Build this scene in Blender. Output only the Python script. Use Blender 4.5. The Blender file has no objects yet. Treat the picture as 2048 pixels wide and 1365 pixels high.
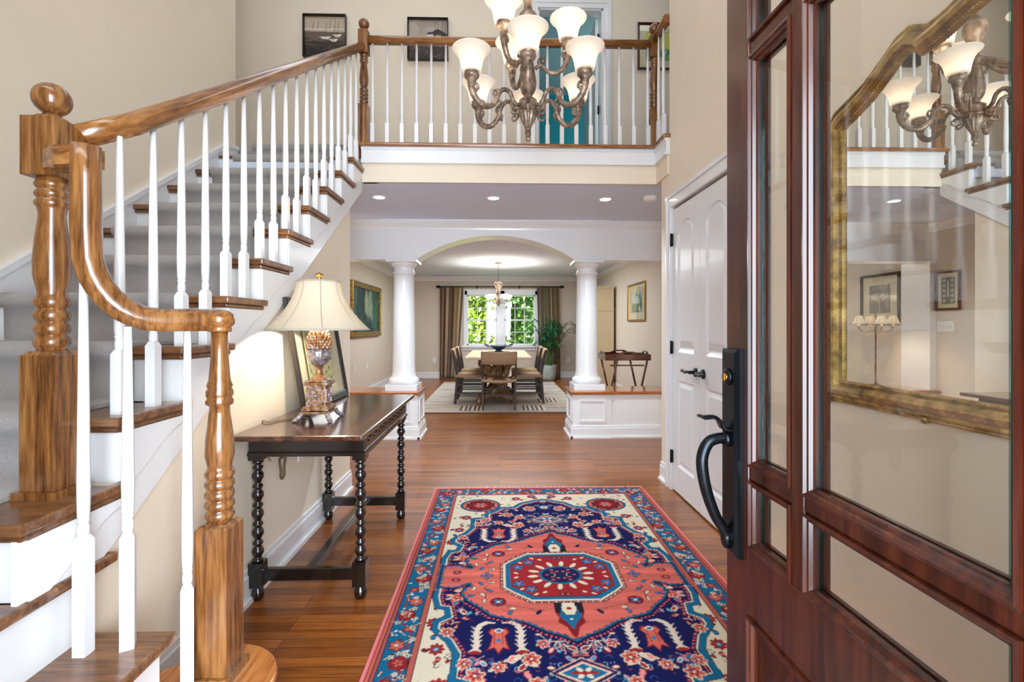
import bpy, math, random
import numpy as np
from mathutils import Vector, Matrix
random.seed(7); rng = np.random.default_rng(11)
PI = math.pi
S = bpy.context.scene
COL = S.collection

# ------------------------------------------------------------------ camera
F_PX, HZ, H_CAM = 960.0, 652.5, 1.207
YAW = math.atan(26/960)
cam_d = bpy.data.cameras.new('camera'); cam = bpy.data.objects.new('camera', cam_d); COL.objects.link(cam)
cam_d.sensor_width = 36.0; cam_d.lens = 36.0*F_PX/2048; cam_d.sensor_fit = 'HORIZONTAL'
cam_d.shift_y = (HZ-682.5)/2048; cam_d.clip_start = 0.02
cam.location = (0, 0, H_CAM); cam.rotation_euler = (PI/2, 0, -YAW)
S.camera = cam
S.view_settings.view_transform = 'Standard'; S.view_settings.look = 'None'
S.view_settings.gamma = 1.0; S.view_settings.use_curve_mapping = False
S.view_settings.exposure = 0.82
cy = S.cycles
cy.max_bounces = 10; cy.diffuse_bounces = 5; cy.glossy_bounces = 6; cy.transparent_max_bounces = 16; cy.transmission_bounces = 6
cy.caustics_reflective = False; cy.caustics_refractive = False
cy.sample_clamp_indirect = 6.0; cy.use_denoising = True

# ------------------------------------------------------------------ world and daylight
W = bpy.data.worlds.new('sky'); S.world = W; W.use_nodes = True
bg = W.node_tree.nodes['Background']
sky = W.node_tree.nodes.new('ShaderNodeTexSky'); sky.sky_type = 'HOSEK_WILKIE'; sky.turbidity = 3.0
sky.sun_direction = Vector((0.6, -0.2, 0.75)).normalized()
mx = W.node_tree.nodes.new('ShaderNodeMix'); mx.data_type = 'RGBA'; mx.inputs[0].default_value = 0.6
W.node_tree.links.new(sky.outputs[0], mx.inputs[6]); mx.inputs[7].default_value = (0.9, 0.96, 1.0, 1)
W.node_tree.links.new(mx.outputs[2], bg.inputs[0]); bg.inputs[1].default_value = 2.3

def light(name, typ, loc, energy, color=(1, 1, 1), rot=(0, 0, 0), size=None, size_y=None, radius=None, spot=None):
    d = bpy.data.lights.new(name, typ); o = bpy.data.objects.new(name, d); COL.objects.link(o)
    o.location = loc; o.rotation_euler = rot; d.energy = energy; d.color = color
    if typ == 'AREA':
        d.shape = 'RECTANGLE'; d.size = size; d.size_y = size_y
    if radius is not None: d.shadow_soft_size = radius
    if spot: d.spot_size = spot; d.spot_blend = 0.6
    return o
sun = light('sun', 'SUN', (0, 0, 12), 14.0, (1.0, 0.96, 0.88), (math.radians(28), math.radians(38), 0)); sun.data.angle = 0.01
# daylight coming in through the open front door, plus an unseen fill light added above it
light('daylight_door', 'AREA', (0.22, -0.9, 1.3), 108, (0.78, 0.89, 1.0), (PI/2, 0, 0), 1.6, 2.2)
light('fill_front_wall', 'AREA', (-1.0, 0.215, 3.7), 33, (0.88, 0.93, 1.0), (PI/2 - 0.25, 0, 0), 2.4, 1.7)
# unseen fill lights added to brighten upstairs hall, teal bedroom and dining room
light('fill_upper_hall', 'AREA', (-0.4, 4.30, 5.10), 9, (0.92, 0.95, 1.0), (0, 0, 0), 5.0, 0.4)
light('fill_bedroom', 'AREA', (2.35, 6.6, 4.0), 18, (0.95, 0.98, 1.0), (0, PI/2, 0), 1.4, 1.2)
light('fill_dining_room', 'AREA', (0.0, 8.3, 2.33), 58, (0.88, 0.94, 1.0), (0, 0, 0), 2.4, 2.6)

# ------------------------------------------------------------------ materials
def lin(c):
    return tuple(((v/255)/12.92 if v/255 <= 0.04045 else ((v/255+0.055)/1.055)**2.4) for v in c)
def newmat(name):
    m = bpy.data.materials.new(name); m.use_nodes = True
    nt = m.node_tree; b = nt.nodes['Principled BSDF']
    return m, nt, b
def setb(b, **k):
    names = dict(rough='Roughness', metal='Metallic', coat='Coat Weight', coat_rough='Coat Roughness', spec='Specular IOR Level', trans='Transmission Weight', sheen='Sheen Weight', ior='IOR', alpha='Alpha')
    for a, v in k.items(): b.inputs[names[a]].default_value = v
def bump(nt, b, src, strength, dist=0.01):
    n = nt.nodes.new('ShaderNodeBump'); n.inputs['Strength'].default_value = strength; n.inputs['Distance'].default_value = dist
    nt.links.new(src, n.inputs['Height']); nt.links.new(n.outputs[0], b.inputs['Normal'])
def coords(nt, scale=(1, 1, 1), kind='Object', loc=(0, 0, 0), tilt=0.0):
    t = nt.nodes.new('ShaderNodeTexCoord'); mp = nt.nodes.new('ShaderNodeMapping')
    mp.inputs['Scale'].default_value = scale; mp.inputs['Location'].default_value = loc
    if tilt:
        m0 = nt.nodes.new('ShaderNodeMapping'); m0.inputs['Rotation'].default_value = (tilt, 0, 0)
        nt.links.new(t.outputs[kind], m0.inputs[0]); nt.links.new(m0.outputs[0], mp.inputs[0]); return mp.outputs[0]
    nt.links.new(t.outputs[kind], mp.inputs[0]); return mp.outputs[0]
def noise(nt, vec, scale, detail=3, rough=0.5, dist=0.0):
    n = nt.nodes.new('ShaderNodeTexNoise'); n.inputs['Scale'].default_value = scale; n.inputs['Detail'].default_value = detail
    n.inputs['Roughness'].default_value = rough; n.inputs['Distortion'].default_value = dist
    nt.links.new(vec, n.inputs['Vector']); return n.outputs['Fac']
def ramp(nt, src, stops):
    r = nt.nodes.new('ShaderNodeValToRGB'); e = r.color_ramp.elements
    while len(e) < len(stops): e.new(0.5)
    for i, (p, c) in enumerate(stops):
        e[i].position = p; e[i].color = (*c, 1)
    nt.links.new(src, r.inputs[0]); return r.outputs[0]
def mixc(nt, fac, a, b_, mode='MIX'):
    n = nt.nodes.new('ShaderNodeMix'); n.data_type = 'RGBA'; n.blend_type = mode
    for k, v in ((0, fac), (6, a), (7, b_)):
        if hasattr(v, 'node'): nt.links.new(v, n.inputs[k])
        else: n.inputs[k].default_value = v if k == 0 else (*v[:3], 1)
    return n.outputs[2]
def plain(name, rgb, var=0.0, scale=20, bmp=0.0, **k):
    m, nt, b = newmat(name); c = lin(rgb)
    v = coords(nt); n = noise(nt, v, scale)
    if var > 0:
        lo = tuple(x*(1-var) for x in c); hi = tuple(min(1, x*(1+var)) for x in c)
        nt.links.new(ramp(nt, n, [(0.3, lo), (0.7, hi)]), b.inputs['Base Color'])
    else: b.inputs['Base Color'].default_value = (*c, 1)
    if bmp: bump(nt, b, noise(nt, v, scale*4), bmp, 0.002)
    setb(b, **k); return m
def wood(name, dark, mid, lite, axis='z', rough=0.3, coat=0.3, fine=90, stretch=14, bmp=0.05, tilt=0.0, **k):
    m, nt, b = newmat(name)
    sc = [fine, fine, fine]; sc['xyz'.index(axis)] = fine/stretch
    sc2 = [18, 18, 18]; sc2['xyz'.index(axis)] = 1.6
    a = noise(nt, coords(nt, sc, tilt=tilt), 1.0, 4, 0.65); c2 = noise(nt, coords(nt, sc2, tilt=tilt), 1.0, 3, 0.55, 1.2)
    mm = nt.nodes.new('ShaderNodeMath'); mm.operation = 'MULTIPLY_ADD'; nt.links.new(a, mm.inputs[0]); mm.inputs[1].default_value = 0.55
    m2 = nt.nodes.new('ShaderNodeMath'); m2.operation = 'MULTIPLY'; nt.links.new(c2, m2.inputs[0]); m2.inputs[1].default_value = 0.45
    nt.links.new(m2.outputs[0], mm.inputs[2])
    nt.links.new(ramp(nt, mm.outputs[0], [(0.36, lin(dark)), (0.48, lin(mid)), (0.62, lin(lite))]), b.inputs['Base Color'])
    if bmp: bump(nt, b, a, bmp, 0.002)
    setb(b, rough=rough, coat=coat, coat_rough=0.12, **k); return m

M = {}
M['wall'] = plain('wall_paint', (234, 221, 201), 0.015, 3, 0.03, rough=0.75)
M['dwall'] = plain('dining_wall_paint', (212, 200, 184), 0.015, 3, 0.03, rough=0.75)
M['teal'] = plain('teal_paint', (0, 128, 140), 0.02, 3, 0.03, rough=0.7)
M['white'] = plain('white_trim_paint', (234, 235, 237), 0.01, 5, 0.0, rough=0.28, coat=0.15)
M['ceil'] = plain('ceiling_paint', (216, 227, 247), 0.01, 4, 0.03, rough=0.8)
M['oak'] = wood('oak_rail_wood', (62, 34, 15), (120, 75, 35), (158, 110, 62), 'z', 0.24, 0.6)
M['oak_y'] = wood('oak_rail_wood_long', (74, 40, 16), (136, 84, 40), (174, 122, 68), 'y', 0.2, 0.6)
M['oak_s'] = wood('oak_rail_wood_sloping', (74, 40, 16), (132, 82, 38), (168, 116, 62), 'y', 0.2, 0.5, tilt=-0.6)
M['oak_x'] = wood('oak_rail_wood_cross', (74, 40, 16), (136, 84, 40), (174, 122, 68), 'x', 0.22, 0.6)
M['tread'] = wood('oak_tread_wood', (72, 42, 24), (114, 74, 44), (144, 102, 66), 'x', 0.28, 0.4)
M['bull'] = wood('oak_step_wood', (124, 70, 30), (172, 106, 52), (194, 128, 68), 'y', 0.25, 0.4)
M['cap'] = wood('oak_cap_wood', (128, 66, 22), (160, 88, 36), (180, 104, 46), 'x', 0.15, 0.6)
M['mahog'] = wood('mahogany', (28, 10, 5), (56, 20, 10), (78, 34, 18), 'z', 0.26, 0.2, 60, 16, 0.04)
M['tabletop'] = wood('dark_walnut_top', (34, 18, 12), (66, 36, 24), (96, 56, 38), 'y', 0.18, 0.5, 40, 10)
M['ebony'] = wood('ebonised_wood', (7, 5, 5), (15, 10, 9), (28, 18, 14), 'z', 0.2, 0.6, 60, 10)
M['dtable'] = wood('pale_table_wood', (190, 150, 118), (216, 180, 150), (228, 196, 168), 'y', 0.4, 0.0)
M['chairwood'] = wood('chair_dark_wood', (18, 12, 8), (42, 27, 18), (66, 46, 32), 'z', 0.5, 0.0)
M['drift'] = wood('driftwood', (54, 34, 20), (128, 92, 60), (176, 138, 98), 'z', 0.5, 0.1, 40, 4, 0.3)
M['redwood'] = wood('cherry_tray_wood', (40, 12, 8), (78, 28, 18), (104, 42, 28), 'x', 0.15, 0.8)
M['black'] = plain('black_metal', (26, 26, 28), 0.1, 30, 0, rough=0.35, metal=0.6)
M['bronze'] = plain('oil_rubbed_bronze', (36, 40, 44), 0.15, 20, 0, rough=0.25, metal=0.85)
M['brass'] = plain('brass', (176, 134, 70), 0.1, 20, 0, rough=0.25, metal=1.0)
M['blackframe'] = plain('black_frame', (42, 36, 32), 0.1, 30, 0, rough=0.35)
M['matboard'] = plain('mat_board', (226, 216, 186), 0.02, 20, 0, rough=0.9)
M['plate'] = plain('white_plastic', (236, 234, 226), 0.0, 5, 0, rough=0.4)
M['beige'] = plain('cream_cabinet_paint', (214, 196, 158), 0.02, 5, 0, rough=0.4)
M['cord'] = plain('brown_cord', (110, 90, 62), 0.05, 30, 0, rough=0.6)

def gilt():
    m, nt, b = newmat('antique_gilt'); v = coords(nt)
    n = noise(nt, v, 22, 4, 0.6)
    nt.links.new(ramp(nt, n, [(0.3, lin((104, 82, 46))), (0.5, lin((172, 138, 76))), (0.7, lin((214, 182, 116)))]), b.inputs['Base Color'])
    bump(nt, b, noise(nt, v, 90, 3), 0.15, 0.003); setb(b, rough=0.3, metal=0.85); return m
M['gilt'] = gilt()
def patina(name, a, b2, c, rough=0.35, metal=0.6, sc=30):
    m, nt, b = newmat(name); v = coords(nt); n = noise(nt, v, sc, 4, 0.6)
    nt.links.new(ramp(nt, n, [(0.32, lin(a)), (0.5, lin(b2)), (0.68, lin(c))]), b.inputs['Base Color'])
    bump(nt, b, n, 0.2, 0.002); setb(b, rough=rough, metal=metal); return m
M['chand'] = patina('weathered_bronze', (74, 60, 50), (120, 100, 84), (164, 142, 122), 0.42, 0.35)
M['lampbody'] = patina('silvered_gilt', (96, 60, 30), (164, 118, 72), (186, 182, 190), 0.32, 0.55, 45)
M['silver'] = patina('tarnished_silver', (96, 82, 78), (150, 140, 144), (196, 194, 204), 0.3, 0.6, 60)

def carpet():
    m, nt, b = newmat('grey_carpet'); v = coords(nt)
    n = noise(nt, v, 260, 3, 0.7); n2 = noise(nt, v, 9, 3)
    c = ramp(nt, n, [(0.3, lin((138, 134, 132))), (0.7, lin((188, 184, 182)))])
    c = mixc(nt, n2, c, lin((160, 156, 154)))
    nt.links.new(c, b.inputs['Base Color']); bump(nt, b, n, 0.5, 0.004); setb(b, rough=0.95, sheen=0.3); return m
M['carpet'] = carpet()
def floorwood():
    m, nt, b = newmat('oak_strip_floor')
    v = coords(nt)
    br = nt.nodes.new('ShaderNodeTexBrick'); nt.links.new(v, br.inputs['Vector'])
    br.offset = 0.37; br.offset_frequency = 3; br.squash = 1.0; br.squash_frequency = 2
    br.inputs['Scale'].default_value = 1.0; br.inputs['Mortar Size'].default_value = 0.0013; br.inputs['Mortar Smooth'].default_value = 0.3
    br.inputs['Brick Width'].default_value = 0.83; br.inputs['Row Height'].default_value = 0.052; br.inputs['Bias'].default_value = 0.0
    br.inputs['Color1'].default_value = (*lin((128, 70, 24)), 1); br.inputs['Color2'].default_value = (*lin((170, 100, 40)), 1); br.inputs['Mortar'].default_value = (*lin((66, 32, 12)), 1)
    g = noise(nt, coords(nt, (5, 120, 5)), 1.0, 5, 0.7)
    g2 = noise(nt, coords(nt, (1.6, 26, 2)), 1.0, 3, 0.6, 1.6)
    c = mixc(nt, 0.75, br.outputs['Color'], ramp(nt, g, [(0.32, (0.46, 0.38, 0.30)), (0.58, (1, 1, 1))]), 'MULTIPLY')
    c = mixc(nt, 0.7, c, ramp(nt, g2, [(0.32, (0.55, 0.47, 0.4)), (0.55, (1, 1, 1))]), 'MULTIPLY')
    nt.links.new(c, b.inputs['Base Color']); setb(b, rough=0.3, coat=0.16, coat_rough=0.05, spec=0.4)
    bump(nt, b, br.outputs['Fac'], -0.25, 0.001); return m
M['floor'] = floorwood()
def attrmat(name, rough=0.9, var=0.25, scale=300, bmp=0.4, attr='Col', **k):
    m, nt, b = newmat(name); a = nt.nodes.new('ShaderNodeAttribute'); a.attribute_name = attr
    n = noise(nt, coords(nt), scale, 3, 0.6)
    c = mixc(nt, 1.0, a.outputs['Color'], ramp(nt, n, [(0.25, (1-var,)*3), (0.7, (1, 1, 1))]), 'MULTIPLY')
    nt.links.new(c, b.inputs['Base Color'])
    if bmp: bump(nt, b, n, bmp, 0.003)
    setb(b, rough=rough, **k); return m
M['rug'] = attrmat('knotted_wool', 1.0, 0.3, 420, 0.5, spec=0.15)
M['drug'] = attrmat('flat_wool', 0.95, 0.2, 160, 0.3)
M['paint'] = attrmat('painted_art', 0.55, 0.12, 60, 0.1)
M['print'] = attrmat('printed_art', 0.6, 0.0, 60, 0.0)
M['drape'] = attrmat('striped_silk', 0.4, 0.1, 80, 0.05, sheen=0.4)
M['foliage'] = attrmat('leaf', 0.5, 0.1, 40, 0.0)
def weave():
    m, nt, b = newmat('woven_rush'); w = nt.nodes.new('ShaderNodeTexWave'); w.inputs['Scale'].default_value = 28; w.inputs['Distortion'].default_value = 1.5
    w.bands_direction = 'Z'; nt.links.new(coords(nt), w.inputs['Vector'])
    w2 = nt.nodes.new('ShaderNodeTexWave'); w2.inputs['Scale'].default_value = 40; w2.bands_direction = 'Y'; nt.links.new(coords(nt), w2.inputs['Vector'])
    c = ramp(nt, w.outputs['Fac'], [(0.1, lin((108, 80, 56))), (0.8, lin((206, 174, 138)))])
    nt.links.new(c, b.inputs['Base Color']); bump(nt, b, w.outputs['Fac'], 0.4, 0.004); setb(b, rough=0.7); return m
M['weave'] = weave()
def mirror_mat():
    m, nt, b = newmat('mirror_silver'); b.inputs['Base Color'].default_value = (0.93, 0.93, 0.91, 1); setb(b, rough=0.005, metal=1.0); return m
M['mirror'] = mirror_mat()
def pane(name, tint=(1, 1, 1), rough=0.0, ior=1.5):
    m = bpy.data.materials.new(name); m.use_nodes = True; nt = m.node_tree; nt.nodes.clear()
    o = nt.nodes.new('ShaderNodeOutputMaterial'); mix = nt.nodes.new('ShaderNodeMixShader')
    t = nt.nodes.new('ShaderNodeBsdfTransparent'); t.inputs[0].default_value = (*tint, 1)
    g = nt.nodes.new('ShaderNodeBsdfGlossy'); g.inputs['Roughness'].default_value = rough; g.inputs['Color'].default_value = (1, 1, 1, 1)
    fr = nt.nodes.new('ShaderNodeFresnel'); fr.inputs[0].default_value = ior
    ge = nt.nodes.new('ShaderNodeNewGeometry'); io = nt.nodes.new('ShaderNodeMix'); io.data_type = 'FLOAT'; io.inputs[2].default_value = ior; io.inputs[3].default_value = 1/ior
    nt.links.new(ge.outputs['Backfacing'], io.inputs[0]); nt.links.new(io.outputs[0], fr.inputs[0])
    nt.links.new(fr.outputs[0], mix.inputs[0]); nt.links.new(t.outputs[0], mix.inputs[1]); nt.links.new(g.outputs[0], mix.inputs[2]); nt.links.new(mix.outputs[0], o.inputs[0]); return m
M['glass'] = pane('clear_glass', (0.99, 1.0, 0.99))
M['tealglass'] = pane('bevelled_glass_edge', (0.45, 0.75, 0.76), 0.05, 1.5)
def shade_mat(name, col, emis, tr=0.75, ecol=(1, 0.9, 0.76)):
    m = bpy.data.materials.new(name); m.use_nodes = True; nt = m.node_tree; nt.nodes.clear()
    o = nt.nodes.new('ShaderNodeOutputMaterial'); mix = nt.nodes.new('ShaderNodeMixShader'); ad = nt.nodes.new('ShaderNodeAddShader')
    d = nt.nodes.new('ShaderNodeBsdfDiffuse'); t = nt.nodes.new('ShaderNodeBsdfTranslucent'); e = nt.nodes.new('ShaderNodeEmission')
    d.inputs[0].default_value = (*col, 1); t.inputs[0].default_value = (*col, 1); e.inputs[0].default_value = (*ecol, 1); e.inputs[1].default_value = emis
    mix.inputs[0].default_value = tr
    nt.links.new(d.outputs[0], mix.inputs[1]); nt.links.new(t.outputs[0], mix.inputs[2]); nt.links.new(mix.outputs[0], ad.inputs[0]); nt.links.new(e.outputs[0], ad.inputs[1]); nt.links.new(ad.outputs[0], o.inputs[0]); return m
M['shade'] = shade_mat('alabaster_glass', (0.62, 0.57, 0.52), 0.16, 0.6)
M['linen'] = shade_mat('linen_shade', (0.62, 0.57, 0.48), 0.05, 0.4)
M['piping'] = plain('shade_ribbing', (176, 168, 150), 0.0, 10, 0, rough=0.8)
def emit(name, col, s):
    m = bpy.data.materials.new(name); m.use_nodes = True; nt = m.node_tree; nt.nodes.clear()
    o = nt.nodes.new('ShaderNodeOutputMaterial'); e = nt.nodes.new('ShaderNodeEmission'); e.inputs[0].default_value = (*col, 1); e.inputs[1].default_value = s
    nt.links.new(e.outputs[0], o.inputs[0]); return m
M['lit'] = emit('lit_lens', (1, 0.96, 0.9), 12)
M['grass'] = plain('lawn', (120, 150, 60), 0.3, 2, 0, rough=0.9)
M['bark'] = plain('bark', (86, 66, 50), 0.3, 20, 0.2, rough=0.9)
M['pot'] = plain('glazed_grey_pot', (160, 172, 170), 0.2, 14, 0.1, rough=0.35)
M['bluebowl'] = plain('blue_glazed_bowl', (24, 60, 92), 0.3, 18, 0, rough=0.15, coat=0.8)
M['soil'] = plain('soil', (50, 36, 26), 0.2, 60, 0.2, rough=0.95)
M['stem'] = plain('green_stem', (70, 110, 50), 0.1, 40, 0, rough=0.5)
M['fringe'] = plain('cotton_fringe', (228, 214, 206), 0.05, 200, 0, rough=0.95)

# ------------------------------------------------------------------ mesh helpers
class MB:
    def __init__(s): s.v = []; s.f = []; s.sm = []; s.col = None
    def add(s, vs, fs, smooth=False):
        n = len(s.v); s.v += [tuple(p) for p in vs]; s.f += [tuple(i+n for i in f) for f in fs]; s.sm += [smooth]*len(fs); return s
    def box(s, x0, x1, y0, y1, z0, z1):
        if x0 > x1: x0, x1 = x1, x0
        if y0 > y1: y0, y1 = y1, y0
        if z0 > z1: z0, z1 = z1, z0
        v = [(x, y, z) for z in (z0, z1) for y in (y0, y1) for x in (x0, x1)]
        return s.add(v, [(0, 2, 3, 1), (4, 5, 7, 6), (0, 1, 5, 4), (1, 3, 7, 5), (3, 2, 6, 7), (2, 0, 4, 6)])
    def cbox(s, c, d): return s.box(c[0]-d[0]/2, c[0]+d[0]/2, c[1]-d[1]/2, c[1]+d[1]/2, c[2]-d[2]/2, c[2]+d[2]/2)
    def prism(s, poly, plane, a, b, smooth=False):
        # poly: 2-D points; plane 'xy','xz','yz'; extruded along the third axis from a to b
        def mk(p, t):
            return {'xy': (p[0], p[1], t), 'xz': (p[0], t, p[1]), 'yz': (t, p[0], p[1])}[plane]
        n = len(poly); vs = [mk(p, a) for p in poly]+[mk(p, b) for p in poly]
        fs = [tuple(range(n-1, -1, -1)), tuple(range(n, 2*n))]+[(i, (i+1) % n, n+(i+1) % n, n+i) for i in range(n)]
        s.add(vs, fs); s.fix = True; return s
    def lathe(s, prof, c=(0, 0, 0), n=20, smooth=True, axis='z', cap=True, flute=None):
        # prof: (r, h)
        vs = []; fs = []
        for r, h_ in prof:
            for i in range(n):
                a = 2*PI*i/n; rr = r*(1+(flute*math.cos(a*12) if flute else 0))
                p = (rr*math.cos(a), rr*math.sin(a), h_)
                if axis == 'x': p = (p[2], p[0], p[1])
                if axis == 'y': p = (p[0], p[2], p[1])
                vs.append((p[0]+c[0], p[1]+c[1], p[2]+c[2]))
        m = len(prof)
        for j in range(m-1):
            for i in range(n):
                fs.append((j*n+i, j*n+(i+1) % n, (j+1)*n+(i+1) % n, (j+1)*n+i))
        s.add(vs, fs, smooth)
        if cap:
            s.f.append(tuple(len(s.v)-m*n+i for i in range(n-1, -1, -1))); s.f.append(tuple(len(s.v)-n+i for i in range(n))); s.sm += [False, False]
        return s
    def ball(s, c, r, n=14, sc=(1, 1, 1)):
        if not hasattr(r, '__len__'): r = (r, r, r)
        vs = []; fs = []; m = max(6, n//2)
        for j in range(m+1):
            t = PI*j/m
            for i in range(n):
                a = 2*PI*i/n; vs.append((c[0]+r[0]*math.sin(t)*math.cos(a), c[1]+r[1]*math.sin(t)*math.sin(a), c[2]-r[2]*math.cos(t)))
        for j in range(m):
            for i in range(n): fs.append((j*n+i, j*n+(i+1) % n, (j+1)*n+(i+1) % n, (j+1)*n+i))
        return s.add(vs, fs, True)
    def sweep(s, path, prof, up=(0, 0, 1), closed=False, smooth=True, scales=None, transport=True, cap=True):
        P = [Vector(p) for p in path]; n = len(P); k = len(prof); vs = []; u = Vector(up)
        pt = None
        for i in range(n):
            if closed: t = (P[(i+1) % n]-P[i-1])
            else: t = (P[min(i+1, n-1)]-P[max(i-1, 0)])
            t.normalize()
            if transport and pt is not None:
                q = pt.rotation_difference(t); u = q @ u
            elif not transport: u = Vector(up)
            u = (u-t*u.dot(t)).normalized(); sd = t.cross(u).normalized(); pt = t.copy()
            # mitre
            kk = scales[i] if scales else 1.0
            for a, b in prof: vs.append(P[i]+sd*(a*kk)+u*(b*kk))
        fs = []; m = n if closed else n-1
        for i in range(m):
            j = (i+1) % n
            for q in range(k): fs.append((i*k+q, i*k+(q+1) % k, j*k+(q+1) % k, j*k+q))
        s.add(vs, fs, smooth)
        if not closed and cap:
            b0 = len(s.v)-n*k; s.f.append(tuple(b0+q for q in range(k-1, -1, -1))); s.f.append(tuple(len(s.v)-k+q for q in range(k))); s.sm += [False, False]
        return s
    def tube(s, path, r, n=8, scales=None, closed=False):
        return s.sweep(path, [(r*math.cos(2*PI*i/n), r*math.sin(2*PI*i/n)) for i in range(n)], up=(0.13, 0.21, 0.97), scales=scales, closed=closed)
    def build(s, name, mat, parent=None, bevel=0.0, subsurf=0):
        off = Vector((0, 0, 0))
        if parent is not None:
            q = parent
            while q is not None: off += Vector(q.location); q = q.parent
        me = bpy.data.meshes.new(name)
        me.from_pydata([(p[0]-off[0], p[1]-off[1], p[2]-off[2]) for p in s.v], [], s.f)
        me.polygons.foreach_set('use_smooth', s.sm)
        me.materials.append(mat)
        import bmesh
        if len(s.f) < 60000:
            bm = bmesh.new(); bm.from_mesh(me); bmesh.ops.recalc_face_normals(bm, faces=bm.faces); bm.to_mesh(me); bm.free()
        if s.col is not None:
            at = me.color_attributes.new('Col', 'FLOAT_COLOR', 'POINT')
            arr = np.ones((len(me.vertices), 4), dtype=np.float32); arr[:, :3] = np.asarray(s.col, dtype=np.float32)[:len(me.vertices)]
            at.data.foreach_set('color', arr.ravel())
        me.update()
        o = bpy.data.objects.new(name, me); COL.objects.link(o)
        if parent is not None: o.parent = parent
        if bevel:
            md = o.modifiers.new('bevel', 'BEVEL'); md.width = bevel; md.segments = 2; md.limit_method = 'ANGLE'; md.angle_limit = math.radians(50)
        return o
def smooth_path(pts, n=6, closed=False):
    P = [Vector(p) for p in pts]; out = []; m = len(P)
    rngi = range(m) if closed else range(m-1)
    for i in rngi:
        p0 = P[(i-1) % m] if closed or i > 0 else P[i]; p1 = P[i]; p2 = P[(i+1) % m]; p3 = P[(i+2) % m] if closed or i+2 < m else P[(i+1) % m]
        for j in range(n):
            t = j/n
            out.append(0.5*((2*p1)+(-p0+p2)*t+(2*p0-5*p1+4*p2-p3)*t*t+(-p0+3*p1-3*p2+p3)*t**3))
    if not closed: out.append(P[-1])
    return out
def smoothstep_prof(prof, n=3):
    q = smooth_path([(a, b, 0) for a, b in prof], n); return [(max(0.0005, p[0]), p[1]) for p in q]
def tag(o, label=None, cat=None, group=None, kind=None):
    if label: o['label'] = label
    if cat: o['category'] = cat
    if group: o['group'] = group
    if kind: o['kind'] = kind
    return o
def thing(name, label, cat, loc=(0, 0, 0), group=None, kind=None):
    o = bpy.data.objects.new(name, None); COL.objects.link(o); o.location = loc; o.empty_display_size = 0.1
    return tag(o, label, cat, group, kind)
def struct(name, mb, mat, label, cat, parent=None, bevel=0):
    o = mb.build(name, mat, parent, bevel); return tag(o, label, cat, kind='structure')
def copy_tree(o, parent=None):
    c = o.copy(); COL.objects.link(c); c.parent = parent
    for ch in list(o.children): copy_tree(ch, c)
    return c

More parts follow.
